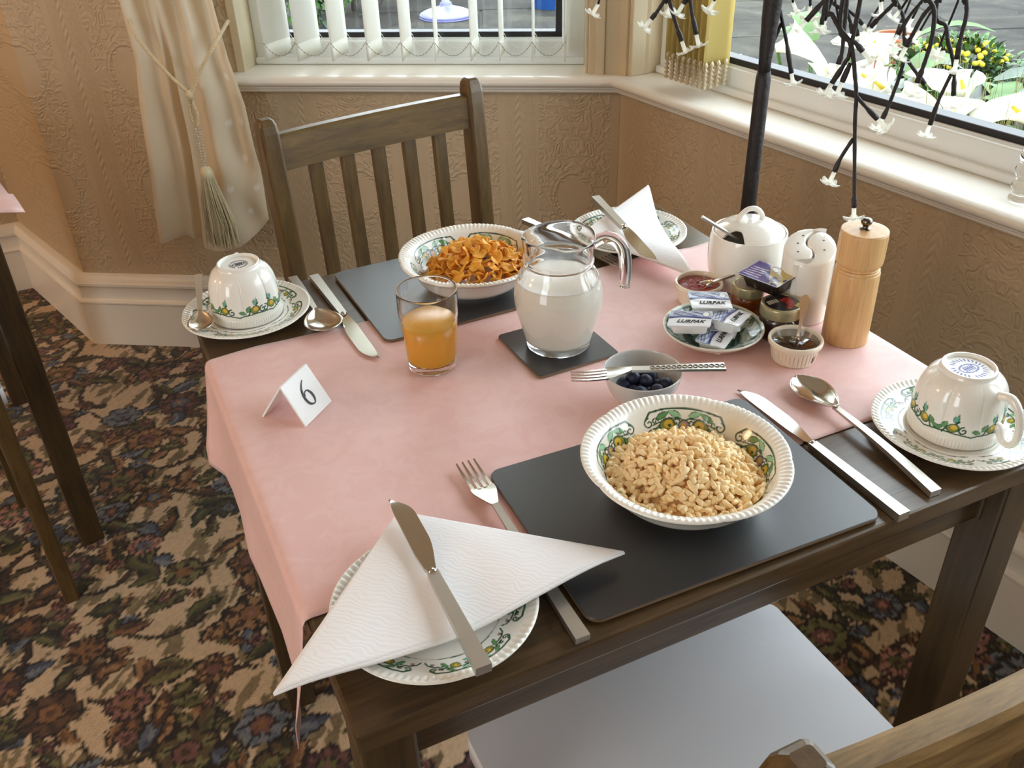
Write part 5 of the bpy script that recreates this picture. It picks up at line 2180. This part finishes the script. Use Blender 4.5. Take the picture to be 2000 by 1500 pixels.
def p_berry(P, c, R):
    rs = random.Random(2)
    for _ in range(14):
        paint_blob(P, c, (rs.uniform(0.0, 0.62) * R * .9, rs.uniform(-0.65, 0.30) * R * .9), R * .16, R * .15, 0, lin((188, 50, 40)), lin((120, 24, 24)), 0.3)
    paint_blob(P, c, (0.62 * R, -0.52 * R), R * .28, R * .12, 0.5, lin((200, 180, 100)))
    for k in range(5):
        x = -0.62 * R + k * 0.13 * R
        paint_stroke(P, c, [(x, 0.15 * R), (x + 0.05 * R, 0.42 * R)], 0.0008, lin((226, 220, 200)))


def p_plain(P, c, R):
    c[:] = lin((150, 132, 116))
    paint_stroke(P, c, [(R * .74 * math.cos(a), R * .74 * math.sin(a)) for a in np.linspace(0, 6.28, 40)], 0.0006, lin((214, 200, 170)))


small_jar('small glass jar of amber preserve with a brown lid, under the purple portion pack', (0.6120, 0.3660, ZT), 0.0190, 0.0395, 'gold lid', 'honey', p_plain)
small_jar('small jar of dark red jam whose black lid shows red berries', (0.6120, 0.3060, ZT), 0.0232, 0.0410, 'gold lid', 'dark jam', p_berry)


# portion packs
def tray_vf(w, d, h, inset, r):
    k = 4
    rings = []
    for z, s, rr in ((0, inset, r), (h - 0.0012, 0.0012, r * 1.2), (h - 0.001, -0.0014, r * 1.4), (h, -0.0014, r * 1.4)):
        rings.append([(x - w / 2 + s, y - d / 2 + s, z) for x, y in round_rect(w - 2 * s, d - 2 * s, rr, k)])
    n = len(rings[0])
    V = sum(rings, [])
    F = [(i * n + j, i * n + (j + 1) % n, (i + 1) * n + (j + 1) % n, (i + 1) * n + j) for i in range(len(rings) - 1) for j in range(n)]
    F.append(tuple(reversed(range(n)))); F.append(tuple(range((len(rings) - 1) * n, len(rings) * n)))
    return V, F


def foil(parent, w, d, z, paint, res=0.0006):
    nx, ny = int(w / res) + 2, int(d / res) + 2
    V, F = grid_vf(nx, ny, lambda u, v: ((u - .5) * w, (v - .5) * d, z + 0.00025 * math.sin(u * 9 + v * 4) * math.sin(v * 11)))
    o = mesh_obj('foil_lid', V, F, 'printed foil', parent)
    P = np.array(V)[:, :2].copy()
    c = np.ones((len(P), 3))
    paint(P, c, w, d)
    set_cols(o, c)
    return o


def p_butter(P, c, w, d):
    c[:] = lin((236, 238, 242))
    silver, navy, blue = lin((176, 186, 206)), lin((40, 46, 110)), lin((110, 126, 186))
    y = P[:, 1] / d
    m = y > 0.10
    rs = np.random.default_rng(3)
    c[m] = np.array(lin((196, 206, 222)))
    for k in range(9):
        yy = (0.16 + 0.035 * k) * d
        if k % 2: continue
        paint_stroke(P, c, [(x * w, yy + 0.001 * math.sin(x * 20 + k)) for x in np.linspace(-0.42, 0.30, 14)], 0.00045, navy)
    paint_stroke(P, c, [(-0.5 * w, 0.03 * d), (-0.2 * w, 0.10 * d), (0.1 * w, 0.09 * d), (0.5 * w, 0.02 * d)], 0.0016, navy)
    paint_stroke(P, c, [(-0.5 * w, 0.10 * d), (-0.2 * w, 0.16 * d), (0.1 * w, 0.15 * d), (0.5 * w, 0.09 * d)], 0.0010, blue)
    paint_blob(P, c, (0.36 * w, 0.30 * d), 0.09 * w, 0.16 * d, 0.2, lin((246, 248, 250)), navy, 0.15)


def butter(label, loc, rz, tilt=(0, 0), text=True):
    t = thing('butter_portion', label, 'butter', loc, 0, 'butter portions on the saucer')
    t.rotation_euler = (tilt[0], tilt[1], rz)
    w, d, h = 0.0450, 0.0320, 0.0125
    V, F = tray_vf(w, d, h, 0.0040, 0.003)
    mesh_obj('tub', V, F, 'white plastic', t, False)
    foil(t, w + 0.002, d + 0.002, h + 0.0004, p_butter, 0.00055)
    text_mesh('lid_text', 'LURPAK', 0.0084, 'black print', t, Matrix.Translation((0.001, -0.0068, h + 0.0008)), 0.35, 0.0001, 0.00018)
    return t


DS = Vector((0.5362, 0.3299, ZT))
gd = smooth_prof([(1e-4, 0.002), (0.027, 0.002), (0.029, 0.0), (0.032, 0.0), (0.035, 0.0032), (0.048, 0.0100), (0.0560, 0.0165), (0.0578, 0.0185), (0.0574, 0.0202), (0.0560, 0.0198), (0.050, 0.0140), (0.040, 0.0078), (0.032, 0.0052), (1e-4, 0.0046)], 4)
kg = int(np.argmax(gd[:, 0]))
V, F = lathe_vf(gd, 360)
ds = mesh_obj('butter_dish', V, F, 'printed china', None, True, DS)
C = np.tile(np.array(lin((232, 234, 220))), (len(V), 1))
rows = np.repeat(np.arange(len(gd)), 360)
rr = np.repeat(gd[:, 0], 360)
th = np.tile(np.linspace(0, 2 * pi, 360, endpoint=False), len(gd))
sel = np.nonzero((rows > kg) & (rr > 0.010) & (rr < 0.0555))[0]
DG = lin((44, 70, 62))
C[sel] = np.array(lin((196, 208, 196)))
P = np.stack([V[sel, 0], V[sel, 1]], 1)
c = C[sel]
for k in range(40):
    a = 2 * pi * k / 40
    paint_stroke(P, c, [(0.0285 * math.cos(a), 0.0285 * math.sin(a)), (0.0300 * math.cos(a), 0.0300 * math.sin(a))], 0.0009, DG)
for r0 in (0.0255, 0.0320, 0.0540):
    paint_stroke(P, c, [(r0 * math.cos(a), r0 * math.sin(a)) for a in np.linspace(0, 2 * pi, 70)], 0.0007, DG)
rs = random.Random(6)
for k in range(26):
    a = 2 * pi * k / 26 + rs.uniform(-.05, .05)
    for j in range(3):
        r0 = rs.uniform(0.037, 0.051)
        paint_blob(P, c, (r0 * math.cos(a + j * .07), r0 * math.sin(a + j * .07)), 0.0042, 0.0021, a + rs.uniform(-1.2, 1.2), lin((70, 100, 88)), DG, 0.35, True)
    paint_stroke(P, c, spiral((0.0465 * math.cos(a), 0.0465 * math.sin(a)), 0.0042, a, 1.0, 10, 1), 0.0006, DG)
C[sel] = c
set_cols(ds, C)
tag(ds, 'small printed dark green saucer holding the butter portions', 'saucer')
butter('foil topped butter portion lying lowest towards the viewer on the green saucer', DS + Vector((-0.012, -0.021, 0.0068)), 0.62, (0.04, 0.02))
butter('foil topped butter portion lying at the jar side of the green saucer', DS + Vector((0.0150, -0.0030, 0.0072)), 0.9, (-0.05, 0.10))
butter('foil topped butter portion lying at the ramekin side under the pile', DS + Vector((-0.004, 0.022, 0.0072)), 0.1, (0.03, -0.05))
butter('foil topped butter portion resting across the lower ones on the jar side', DS + Vector((0.0130, -0.012, 0.0205)), 0.55, (0.02, 0.12))
butter('foil topped butter portion on top of the pile, tilted towards the jug', DS + Vector((-0.0330, -0.0010, 0.0245)), -0.72, (0.04, -0.10))
butter('foil topped butter portion on top of the pile next to the red jam', DS + Vector((0.0080, 0.0230, 0.0275)), -0.42, (0.10, 0.06))


def p_purple(P, c, w, d):
    c[:] = lin((84, 66, 150))
    x, y = P[:, 0] / w, P[:, 1] / d
    c[(x + 0.5 * y) > 0.05] = np.array(lin((206, 188, 120)))
    rs = random.Random(12)
    for _ in range(16):
        paint_blob(P, c, (rs.uniform(0.18, 0.46) * w, rs.uniform(-0.45, -0.05) * d), 0.0026, 0.0026, 0, lin((44, 28, 62)), lin((90, 70, 120)), 0.25)
    for k in range(5):
        yy = (-0.36 + 0.12 * k) * d
        paint_stroke(P, c, [(-0.42 * w, yy), (-0.06 * w, yy + 0.001)], 0.0007, lin((226, 224, 240)))
    paint_blob(P, c, (0.02 * w, 0.30 * d), 0.0080, 0.0036, -0.6, lin((236, 232, 214)), lin((84, 66, 150)), 0.2)
    c[(np.abs(x) > 0.475) | (np.abs(y) > 0.465)] = np.array(lin((186, 186, 206)))


jp_ = thing('jam_portion', 'purple foil topped jam portion pack balanced on the little jars', 'jam portion', (0.6210, 0.3430, T + 0.0450))
jp_.rotation_euler = (math.radians(6), math.radians(-3), math.radians(-78))
V, F = tray_vf(0.056, 0.037, 0.0165, 0.0050, 0.004)
mesh_obj('tub', V, F, 'black plastic', jp_, False)
foil(jp_, 0.059, 0.040, 0.0170, p_purple)

# glass ornament at the far end of the sill
go = lathe('glass_ornament', smooth_prof([(1e-4, 0), (0.016, 0.0), (0.018, 0.004), (0.014, 0.012), (0.0185, 0.022), (0.0145, 0.034), (0.019, 0.046), (0.014, 0.058), (0.017, 0.068), (0.012, 0.080), (1e-4, 0.084)], 4), 'crystal', None, 32, None, (w2(0.945, -0.035).x, w2(0.945, -0.035).y, 0.7515))
tag(go, 'clear ridged glass ornament standing on the long white sill', 'ornament')

# ------------------------------------------------------------------ blossom light tree
BR = {'b1': [(0.8388, 0.6377, 1.0418), (0.8397, 0.6369, 1.0319), (0.8491, 0.6287, 0.9954), (0.8593, 0.6197, 0.949)], 'b1b': [(0.8426, 0.6344, 1.0154), (0.8355, 0.6406, 0.9879)], 'b2': [(0.8053, 0.4807, 1.0786), (0.8058, 0.4802, 1.0729), (0.807, 0.4792, 1.0465), (0.8088, 0.4776, 1.0135), (0.8072, 0.479, 0.998)], 'b3': [(0.7672, 0.4742, 1.0834), (0.7657, 0.4755, 1.0777), (0.7529, 0.4868, 1.0542)], 'b4': [(0.9031, 0.6211, 1.0311), (0.903, 0.6211, 1.0092)], 'b5': [(0.937, 0.6579, 1.0352), (0.94, 0.6552, 1.0319), (0.9587, 0.6387, 1.0171), (0.9654, 0.6328, 1.0053), (0.9701, 0.6286, 0.988)], 'b5b': [(0.9581, 0.6393, 1.0223), (0.9712, 0.6277, 1.0107), (0.979, 0.6208, 1.0006)], 'b5c': [(0.9712, 0.6277, 1.0107), (0.9732, 0.6259, 0.9969), (0.9758, 0.6237, 0.9847)], 'b6': [(0.7338, 0.437, 1.0815), (0.7396, 0.4319, 1.0721), (0.7477, 0.4248, 1.0572), (0.7595, 0.4144, 1.038), (0.767, 0.4078, 1.0038), (0.771, 0.4043, 0.9803), (0.7737, 0.4019, 0.95), (0.7836, 0.3932, 0.8674), (0.7862, 0.3909, 0.844)], 'b6a': [(0.7708, 0.4044, 0.9818), (0.7798, 0.3965, 0.9704), (0.792, 0.3858, 0.9561)], 'b6b': [(0.7748, 0.401, 0.9314), (0.7669, 0.4079, 0.9068), (0.7634, 0.411, 0.8885)], 'b7': [(0.7473, 0.4251, 1.06), (0.7621, 0.4121, 1.0424), (0.7696, 0.4055, 1.0328)], 'b8': [(0.7595, 0.4144, 1.038), (0.7565, 0.417, 1.0192), (0.7486, 0.424, 0.9952)], 'b8b': [(0.7613, 0.4129, 1.0195), (0.757, 0.4166, 0.9973)], 'b9': [(0.8982, 0.4921, 1.0615), (0.8975, 0.4927, 1.0585), (0.8873, 0.5017, 1.0413), (0.8798, 0.5084, 1.0286)], 'b10': [(0.9906, 0.584, 1.0427), (0.9932, 0.5817, 1.0378), (1.002, 0.5739, 1.0198), (1.0065, 0.5699, 1.0014), (1.0104, 0.5665, 0.9792)], 'b10b': [(1.0205, 0.5577, 1.0453), (1.019, 0.5589, 1.0387), (1.0097, 0.5672, 1.0184), (1.0015, 0.5744, 0.9926)], 'b11': [(0.8984, 0.4254, 1.0776), (0.8972, 0.4264, 1.0718), (0.8879, 0.4346, 1.0555), (0.8816, 0.4401, 1.0316), (0.8782, 0.4431, 1.0171)], 'b11a': [(0.8786, 0.4428, 0.9995), (0.8772, 0.444, 0.9775), (0.8728, 0.4478, 0.9435), (0.8698, 0.4505, 0.9277)], 'b11b': [(0.8817, 0.4401, 1.0012), (0.8917, 0.4312, 0.9863), (0.9006, 0.4234, 0.9735)], 'b12': [(0.8413, 0.3957, 1.0905), (0.8446, 0.3928, 1.0824), (0.8505, 0.3875, 1.0702), (0.8531, 0.3853, 1.0408), (0.8513, 0.3869, 1.0118), (0.8487, 0.3892, 0.9901)], 'b13': [(0.9499, 0.4733, 1.0469), (0.9618, 0.4627, 1.0289), (0.9663, 0.4588, 1.0119), (0.9736, 0.4524, 0.9916), (0.979, 0.4476, 0.9693), (0.9828, 0.4443, 0.9423)], 'b14': [(0.9029, 0.3948, 1.0817), (0.9048, 0.393, 1.0762), (0.9077, 0.3905, 1.0593), (0.9073, 0.3908, 1.0363), (0.908, 0.3902, 1.0097)], 'b14b': [(0.9767, 0.4496, 0.9724), (0.9707, 0.455, 0.9372), (0.9672, 0.458, 0.9019)], 'c1': [(0.6835, 0.6812, 1.0594), (0.6812, 0.6833, 1.0542), (0.6746, 0.689, 1.0398), (0.669, 0.6939, 1.0301)], 'c2': [(0.6855, 0.6794, 1.0595), (0.6863, 0.6788, 1.0544), (0.689, 0.6764, 1.0416), (0.6952, 0.6709, 1.021), (0.7011, 0.6657, 1.0027)], 'c3': [(0.7022, 0.6647, 1.06), (0.702, 0.6649, 1.0549), (0.7002, 0.6665, 1.0504)], 'c4': [(0.7051, 0.6622, 1.0626), (0.7065, 0.6609, 1.0551), (0.7096, 0.6582, 1.0372), (0.7152, 0.6532, 1.012)]}
FL = [(0.6393, 0.7868, 1.037), (0.9043, 0.6866, 1.0273), (0.7879, 0.5227, 1.061), (0.9286, 0.6652, 1.0038), (0.906, 0.6185, 1.0144), (0.921, 0.5387, 1.0494), (0.9998, 0.5758, 1.0261), (1.0274, 0.5782, 1.0105), (0.9999, 0.5359, 1.005), (1.0216, 0.5167, 0.9845), (1.013, 0.5909, 0.9795), (0.9827, 0.6176, 0.9921), (0.7603, 0.6802, 1.0452), (0.7274, 0.7358, 1.0359), (0.9566, 0.6406, 0.9909)]
tr = thing('blossom_light_tree', 'black wire tree with drooping twigs and clear blossom lights standing by the window', 'artificial tree', (0.8190, 0.6280, 0))
O3 = Vector((0.8190, 0.6280, 0))


def rel(p): return Vector(p) - O3


lathe('base_plate', [(1e-4, 0.016), (0.095, 0.016), (0.10, 0.013), (0.10, 0.001), (0.095, 0.0), (1e-4, 0.0)], 'black bark', tr, 40)
tube('trunk', [(0, 0, 0.015), (0, 0, 0.5), (-0.001, 0.001, 0.90), (-0.001, 0.001, 0.945), (-0.001, 0.001, 0.955)], [0.0120, 0.0118, 0.0108, 0.0106, 0.0092], 'black bark', tr, 18)
tube('upper_trunk', [(-0.001, 0.001, 0.950), (-0.0015, 0.001, 0.972), (-0.001, 0.001, 0.985), (-0.001, 0.001, 1.01), (-0.001, 0.001, 1.025), (0.000, 0.001, 1.06), (0.001, 0.001, 1.12), (0.0, 0.0, 1.22)], [0.0085, 0.0088, 0.0102, 0.0108, 0.0118, 0.0132, 0.0120, 0.0085], 'black bark', tr, 18)


def blossom_mesh():
    L = []
    for k in range(5):
        a = 2 * pi * k / 5
        nu, nv = 7, 5
        V, F = [], []
        for i in range(nu):
            u = i / (nu - 1)
            r = 0.0016 + 0.0108 * u
            w = 0.0046 * math.sin(pi * (0.12 + 0.80 * u)) ** 0.7
            for j in range(nv):
                v = -1 + 2 * j / (nv - 1)
                x, y = r, w * v
                z = 0.0050 + 0.0012 * u - 0.0030 * u ** 3 + 0.0008 * v * v
                V.append((x * math.cos(a) - y * math.sin(a), x * math.sin(a) + y * math.cos(a), z - 0.0008 * 0))
        top = [(x, y, z + 0.0008) for x, y, z in V]
        n0 = len(V)
        for i in range(nu - 1):
            for j in range(nv - 1):
                q = (i * nv + j, (i + 1) * nv + j, (i + 1) * nv + j + 1, i * nv + j + 1)
                F.append(tuple(reversed(q))); F.append(tuple(x + n0 for x in q))
        L.append((V + top, F))
    L.append(tube_vf([(0, 0, -0.0085), (0, 0, 0.004), (0, 0, 0.0075)], [0.0024, 0.0026, 0.0012], 8))
    V, F = merge_vf(L)
    o = mesh_obj('blossom', V, F, 'blossom plastic')
    me = o.data
    bpy.data.objects.remove(o)
    return me


s_ = NT('blossom plastic')
s_.set(color=lin((250, 250, 238)), rough=0.12)
t_ = s_.n('ShaderNodeBsdfTransparent')
tl = s_.n('ShaderNodeBsdfTranslucent')
tl.inputs[0].default_value = (0.95, 0.94, 0.86, 1)
m1 = s_.n('ShaderNodeMixShader'); m1.inputs[0].default_value = 0.5
s_.l(s_.b.outputs[0], m1.inputs[1]); s_.l(tl.outputs[0], m1.inputs[2])
m2 = s_.n('ShaderNodeMixShader'); m2.inputs[0].default_value = 0.38
s_.l(m1.outputs[0], m2.inputs[1]); s_.l(t_.outputs[0], m2.inputs[2]); s_.l(m2.outputs[0], s_.out.inputs[0])
BM = blossom_mesh()


def blossom(p, d):
    o = bpy.data.objects.new('blossom', BM)
    COL.objects.link(o)
    o.parent = tr
    d = Vector(d).normalized()
    o.rotation_euler = d.to_track_quat('Z', 'Y').to_euler()
    o.location = rel(p) + d * 0.009
    o.scale = (1.08, 1.08, 1.08)
    return o


rb = random.Random(17)
no_bl = {'b4', 'b1b', 'b5', 'b11b', 'b9', 'b10'}
for k, pts in BR.items():
    P = [rel(p) for p in pts]
    main = len(k) <= 3 and pts[0][2] > 1.03
    if main:
        s0 = P[0]
        h = Vector((s0.x, s0.y, 0))
        up = [Vector((0.0, 0.0, 1.20)), Vector((h.x * 0.35, h.y * 0.35, 1.36 + 0.05 * rb.random())), Vector((h.x * 0.85, h.y * 0.85, 1.30)), Vector((s0.x, s0.y, 1.0 + (s0.z - 1.0) + 0.10))]
        P = up + P
    Q = curve_pts(P, 5)
    n = len(Q)
    rad = [0.0021 + 0.0004 * math.sin(i * 1.3) ** 2 + (0.0010 if n - i < 5 else 0) + (0.0010 * (1 - i / n) if main else 0) for i in range(n)]
    tube('branch', Q, rad, 'black bark', tr, 8)
    if k not in no_bl:
        blossom(Vector(pts[-1]), Vector(pts[-1]) - Vector(pts[-2]))
for p in FL:
    d = Vector((rb.uniform(-.5, .5), rb.uniform(-.5, .5), -1)).normalized()
    q = rel(p)
    st = q - d * 0.07 + Vector((0, 0, 0.05))
    top = Vector((q.x * 0.7, q.y * 0.7, 1.28))
    tube('branch', curve_pts([Vector((0, 0, 1.2)), Vector((q.x * .4, q.y * .4, 1.36)), top, st, q], 5), 0.0017, 'black bark', tr, 6)
    blossom(p, d)

# ------------------------------------------------------------------ outside
ZG = -0.05
pav = thing('patio', 'grey stone flag patio outside the windows', 'patio', (0, 0, 0))
pav['kind'] = 'structure'
PA = math.radians(-24)
pu, pv = Vector((math.cos(PA), math.sin(PA))), Vector((-math.sin(PA), math.cos(PA)))
slab_meshes = []
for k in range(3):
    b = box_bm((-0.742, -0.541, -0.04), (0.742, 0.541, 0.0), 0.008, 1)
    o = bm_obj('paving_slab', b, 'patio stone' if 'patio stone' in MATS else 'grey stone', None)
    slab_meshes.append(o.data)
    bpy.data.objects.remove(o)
rs = random.Random(31)
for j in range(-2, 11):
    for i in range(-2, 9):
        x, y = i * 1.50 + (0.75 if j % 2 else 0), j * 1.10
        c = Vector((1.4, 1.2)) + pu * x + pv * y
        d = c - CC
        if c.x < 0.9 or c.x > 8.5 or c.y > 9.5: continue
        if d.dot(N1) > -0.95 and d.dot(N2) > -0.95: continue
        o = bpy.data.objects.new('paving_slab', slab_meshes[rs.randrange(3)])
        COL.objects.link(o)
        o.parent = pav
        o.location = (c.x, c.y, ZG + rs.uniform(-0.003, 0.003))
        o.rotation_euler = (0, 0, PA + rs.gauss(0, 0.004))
struct(box('ground', (0.2, -4, ZG - 0.2), (14, 14, ZG - 0.012), 'joint sand'))


def leaf_vf(L_, w, bend=0.25, n=6, heart=0.0):
    V, F = [], []
    for i in range(n):
        u = i / (n - 1)
        ww = w * math.sin(pi * min(1, u * 0.93 + 0.05)) ** 0.8 * (1 - 0.35 * u) * 1.2
        z = bend * L_ * u * (1 - u) * 2 - 0.25 * bend * L_ * u * u
        V += [(u * L_, -ww, z + ww * 0.25), (u * L_, 0, z), (u * L_, ww, z + ww * 0.25)]
    for i in range(n - 1):
        for j in range(2):
            a = i * 3 + j
            F.append((a, a + 3, a + 4, a + 1))
    return V, F


def xf(vf, M):
    V, F = vf
    return [tuple(M @ Vector(v)) for v in V], F


def spathe_vf(s):
    V, F = [], []
    nu, nv = 16, 9
    for j in range(nv):
        t = j / (nv - 1)
        for i in range(nu):
            a = -pi * 0.97 + 2 * pi * 0.97 * i / (nu - 1)
            r = (0.010 + 0.050 * t ** 1.5) * s
            tip = math.cos(a) * 0.5 + 0.5
            z = (0.10 * t * (0.62 + 0.55 * tip ** 1.5)) * s
            rr = r * (0.85 + 0.55 * tip ** 3 * t)
            V.append((rr * math.cos(a), rr * math.sin(a), z - 0.016 * s * t ** 4 * (1 - tip)))
    for j in range(nv - 1):
        for i in range(nu - 1):
            a = j * nu + i
            F.append((a, a + 1, a + nu + 1, a + nu))
    return V, F


def lily_clump(label, heads, nleaf, seed):
    c0 = sum((Vector(h[0]) for h in heads), Vector()) / len(heads)
    t = thing('calla_lily', label, 'lily', (c0.x + 0.12, c0.y, ZG), 0, 'calla lilies outside')
    o0 = Vector((c0.x + 0.12, c0.y, ZG))
    r = random.Random(seed)
    for (p, s, az, tilt) in heads:
        q = Vector(p) - o0
        M = Matrix.Translation(q) @ Matrix.Rotation(az, 4, 'Z') @ Matrix.Rotation(tilt, 4, 'Y') @ Matrix.Translation((0, 0, -0.05 * s))
        V, F = xf(spathe_vf(s), M)
        sp = mesh_obj('spathe', V, F, 'lily petal', t)
        solid(sp, 0.0018, 0)
        a, b = M @ Vector((0, 0, 0.008)), M @ Vector((0, 0, 0.065 * s))
        tube('spadix', [a, a.lerp(b, .5), b], [0.004, 0.005, 0.003], 'lily yellow', sp, 8)
        base = Vector((r.gauss(0, .06), r.gauss(0, .06), 0.0))
        e = M @ Vector((0, 0, 0.004))
        tube('stem', curve_pts([base, base.lerp(e, .55) + Vector((0, 0, 0.05)), e], 5), 0.006, 'leaf green', t, 8)
    for k in range(nleaf):
        a = r.uniform(0, 2 * pi)
        base = Vector((abs(r.gauss(0, .08)), r.gauss(0, .09), 0))
        a = r.uniform(-1.6, 1.6)
        h = r.uniform(0.52, 0.74)
        e = base + Vector((0.10 * math.cos(a), 0.10 * math.sin(a), h))
        V, F = xf(leaf_vf(r.uniform(.15, .22), r.uniform(.035, .055)), Matrix.Translation(e) @ Matrix.Rotation(a, 4, 'Z') @ Matrix.Rotation(r.uniform(-.3, .5), 4, 'Y'))
        lf = mesh_obj('leaf', V, F, 'leaf green' if r.random() < .7 else 'leaf dark', t)
        tube('leaf_stalk', [base, base.lerp(e, .6) + Vector((0, 0, .03)), e], 0.004, 'leaf green', lf, 6)
    return t


LI = [(1.772, 1.631, 0.683), (1.669, 1.4, 0.671), (1.686, 1.268, 0.757), (1.58, 1.141, 0.712), (1.541, 1.05, 0.694), (1.575, 1.179, 0.721), (1.645, 1.025, 0.735), (1.65, 0.977, 0.74), (1.531, 0.88, 0.728), (1.62, 0.814, 0.732), (1.546, 1.011, 0.72)]
rl = random.Random(77)
hd_ = [(p, rl.uniform(0.70, 0.95), rl.uniform(0, 6.3), rl.uniform(0.5, 1.1)) for p in LI]
hd_[0] = (LI[0], 1.25, -0.6, 1.35)
hd_[2] = (LI[2], 1.0, 2.6, 0.6)
lily_clump('white calla lilies outside, seen beside the black trunk of the light tree', hd_[0:2], 16, 1)
lily_clump('white calla lilies outside, seen between the twigs in front of the terracotta pot', [hd_[2], hd_[3], hd_[5]], 18, 2)
lily_clump('white calla lilies outside, seen in front of the yellow flowering bush', [hd_[4], hd_[10], hd_[6], hd_[7]], 8, 3)
lily_clump('white calla lilies outside among the dry grass', [hd_[8], hd_[9]], 8, 4)


def bush(name, label, loc, rx, rz_, n, mats, leaf, seed, cat='shrub', group=None, yellow=0):
    t = thing(name, label, cat, loc, 0, group)
    r = random.Random(seed)
    for mi, mname in enumerate(mats):
        L = []
        for _ in range(n // len(mats)):
            d = Vector((r.gauss(0, 1), r.gauss(0, 1), r.gauss(0, 1))).normalized()
            if d.z < -0.92: d.z = -d.z
            k = r.uniform(.72, 1.02) * (1 + 0.12 * math.sin(5 * d.x + 3 * d.y + 4 * d.z))
            p = Vector((d.x * rx * k, d.y * rx * k, rz_ + d.z * rz_ * k))
            M = Matrix.Translation(p) @ Vector(d + Vector((r.gauss(0, .5), r.gauss(0, .5), r.gauss(0, .5) + .3))).to_track_quat('X', 'Z').to_matrix().to_4x4()
            L.append(xf(leaf_vf(leaf * r.uniform(.7, 1.3), leaf * .28, .3, 4), M))
        V, F = merge_vf(L)
        mesh_obj('foliage', V, F, mname, t, False)['kind'] = 'stuff'
    if yellow:
        L = []
        for _ in range(yellow):
            a = r.uniform(0, 2 * pi); q = math.sqrt(r.random()) * .8
            z = rz_ * (1 + math.sqrt(max(0, 1 - q * q)))
            V, F = lathe_vf([(1e-4, 0.012), (0.012, 0.006), (0.012, -0.006), (1e-4, -0.012)], 6)
            L.append((V + np.array((rx * q * math.cos(a), rx * q * math.sin(a), z)), F))
        V, F = merge_vf(L)
        mesh_obj('flower_heads', V, F, 'leaf yellow', t)['kind'] = 'stuff'
    tube('stem', [(0, 0, 0), (0.01, 0, rz_ * .6), (0, 0.01, rz_)], [0.02, 0.015, 0.008], 'grey bark', t, 8)
    return t


bush('yellow_shrub', 'low round green bush dotted with yellow flowers on the patio', (3.58, 2.60, ZG), 0.27, 0.17, 1500, ['leaf green', 'leaf dark'], 0.05, 3, yellow=120)
bush('garden_shrub', 'dark leafy shrub beyond the patio, nearest the curtain', (1.46, 6.10, ZG), 0.34, 0.62, 1500, ['leaf dark', 'leaf green'], 0.07, 4, group='shrubs beyond the patio')
bush('garden_shrub', 'dark leafy shrub beyond the patio, behind the parasol base', (2.55, 7.05, ZG), 0.55, 0.62, 1800, ['leaf dark', 'leaf green'], 0.07, 5, group='shrubs beyond the patio')
bush('garden_shrub', 'leafy shrub beyond the patio between the parasol base and the curtain', (1.93, 6.50, ZG), 0.30, 0.50, 1200, ['leaf green', 'leaf dark'], 0.06, 6, group='shrubs beyond the patio')

gs = thing('grass_tuft', 'wispy dry grass growing just outside the long window', 'grass', (1.70, 0.95, ZG))
L = []
for _ in range(420):
    a = rl.uniform(0, 2 * pi); q = 0.16 * math.sqrt(rl.random())
    b = Vector((q * math.cos(a) * .7, q * math.sin(a) * 1.5, 0))
    h = rl.uniform(0.55, 0.84)
    e = b + Vector((rl.gauss(0, .06), rl.gauss(0, .09), h))
    L.append(tube_vf([b, b.lerp(e, .6) + Vector((0, 0, .06)), e], [0.0014, 0.0011, 0.0006], 3, False))
V, F = merge_vf(L)
mesh_obj('blades', V, F, 'dry grass', gs)['kind'] = 'stuff'
L = []
for _ in range(260):
    a = rl.uniform(0, 2 * pi); q = 0.15 * math.sqrt(rl.random())
    p = Vector((q * math.cos(a), q * math.sin(a) * 1.4, rl.uniform(.4, .76)))
    L.append(xf(leaf_vf(rl.uniform(.02, .045), .008, .3, 4), Matrix.Translation(p) @ Matrix.Rotation(rl.uniform(0, 6), 4, 'Z') @ Matrix.Rotation(rl.uniform(-1, .6), 4, 'Y')))
V, F = merge_vf(L)
mesh_obj('foliage', V, F, 'leaf green', gs)['kind'] = 'stuff'

pot = thing('flower_pot', 'small terracotta pot standing on the patio', 'flowerpot', (3.93, 3.30, ZG))
lathe('pot_body', smooth_prof([(1e-4, 0.0), (0.085, 0.0), (0.105, 0.14), (0.118, 0.145), (0.120, 0.19), (0.108, 0.19), (0.103, 0.17), (1e-4, 0.165)], 3), 'terracotta', pot, 32)
lathe('pot_soil', [(1e-4, 0.172), (0.104, 0.172)], 'joint sand', pot, 24)

um = thing('parasol_base', 'round lilac parasol base with a pale pole on the patio', 'parasol base', (2.42, 5.92, ZG))
lathe('foot', smooth_prof([(1e-4, 0.0), (0.17, 0.0), (0.185, 0.012), (0.18, 0.03), (0.12, 0.055), (0.05, 0.075), (0.035, 0.10), (1e-4, 0.10)], 4), 'lilac plastic', um, 40)
tube('pole', [(0, 0, 0.09), (0, 0, 1.9)], 0.028, 'white upvc', um, 16)
bp = thing('glazed_pot', 'large blue glazed pot at the edge of the patio', 'flowerpot', (3.22, 5.86, ZG))
lathe('pot_body', smooth_prof([(1e-4, 0.0), (0.13, 0.0), (0.15, 0.02), (0.20, 0.22), (0.21, 0.36), (0.22, 0.38), (0.20, 0.385), (0.19, 0.35), (1e-4, 0.33)], 4), 'blue glaze', bp, 40)
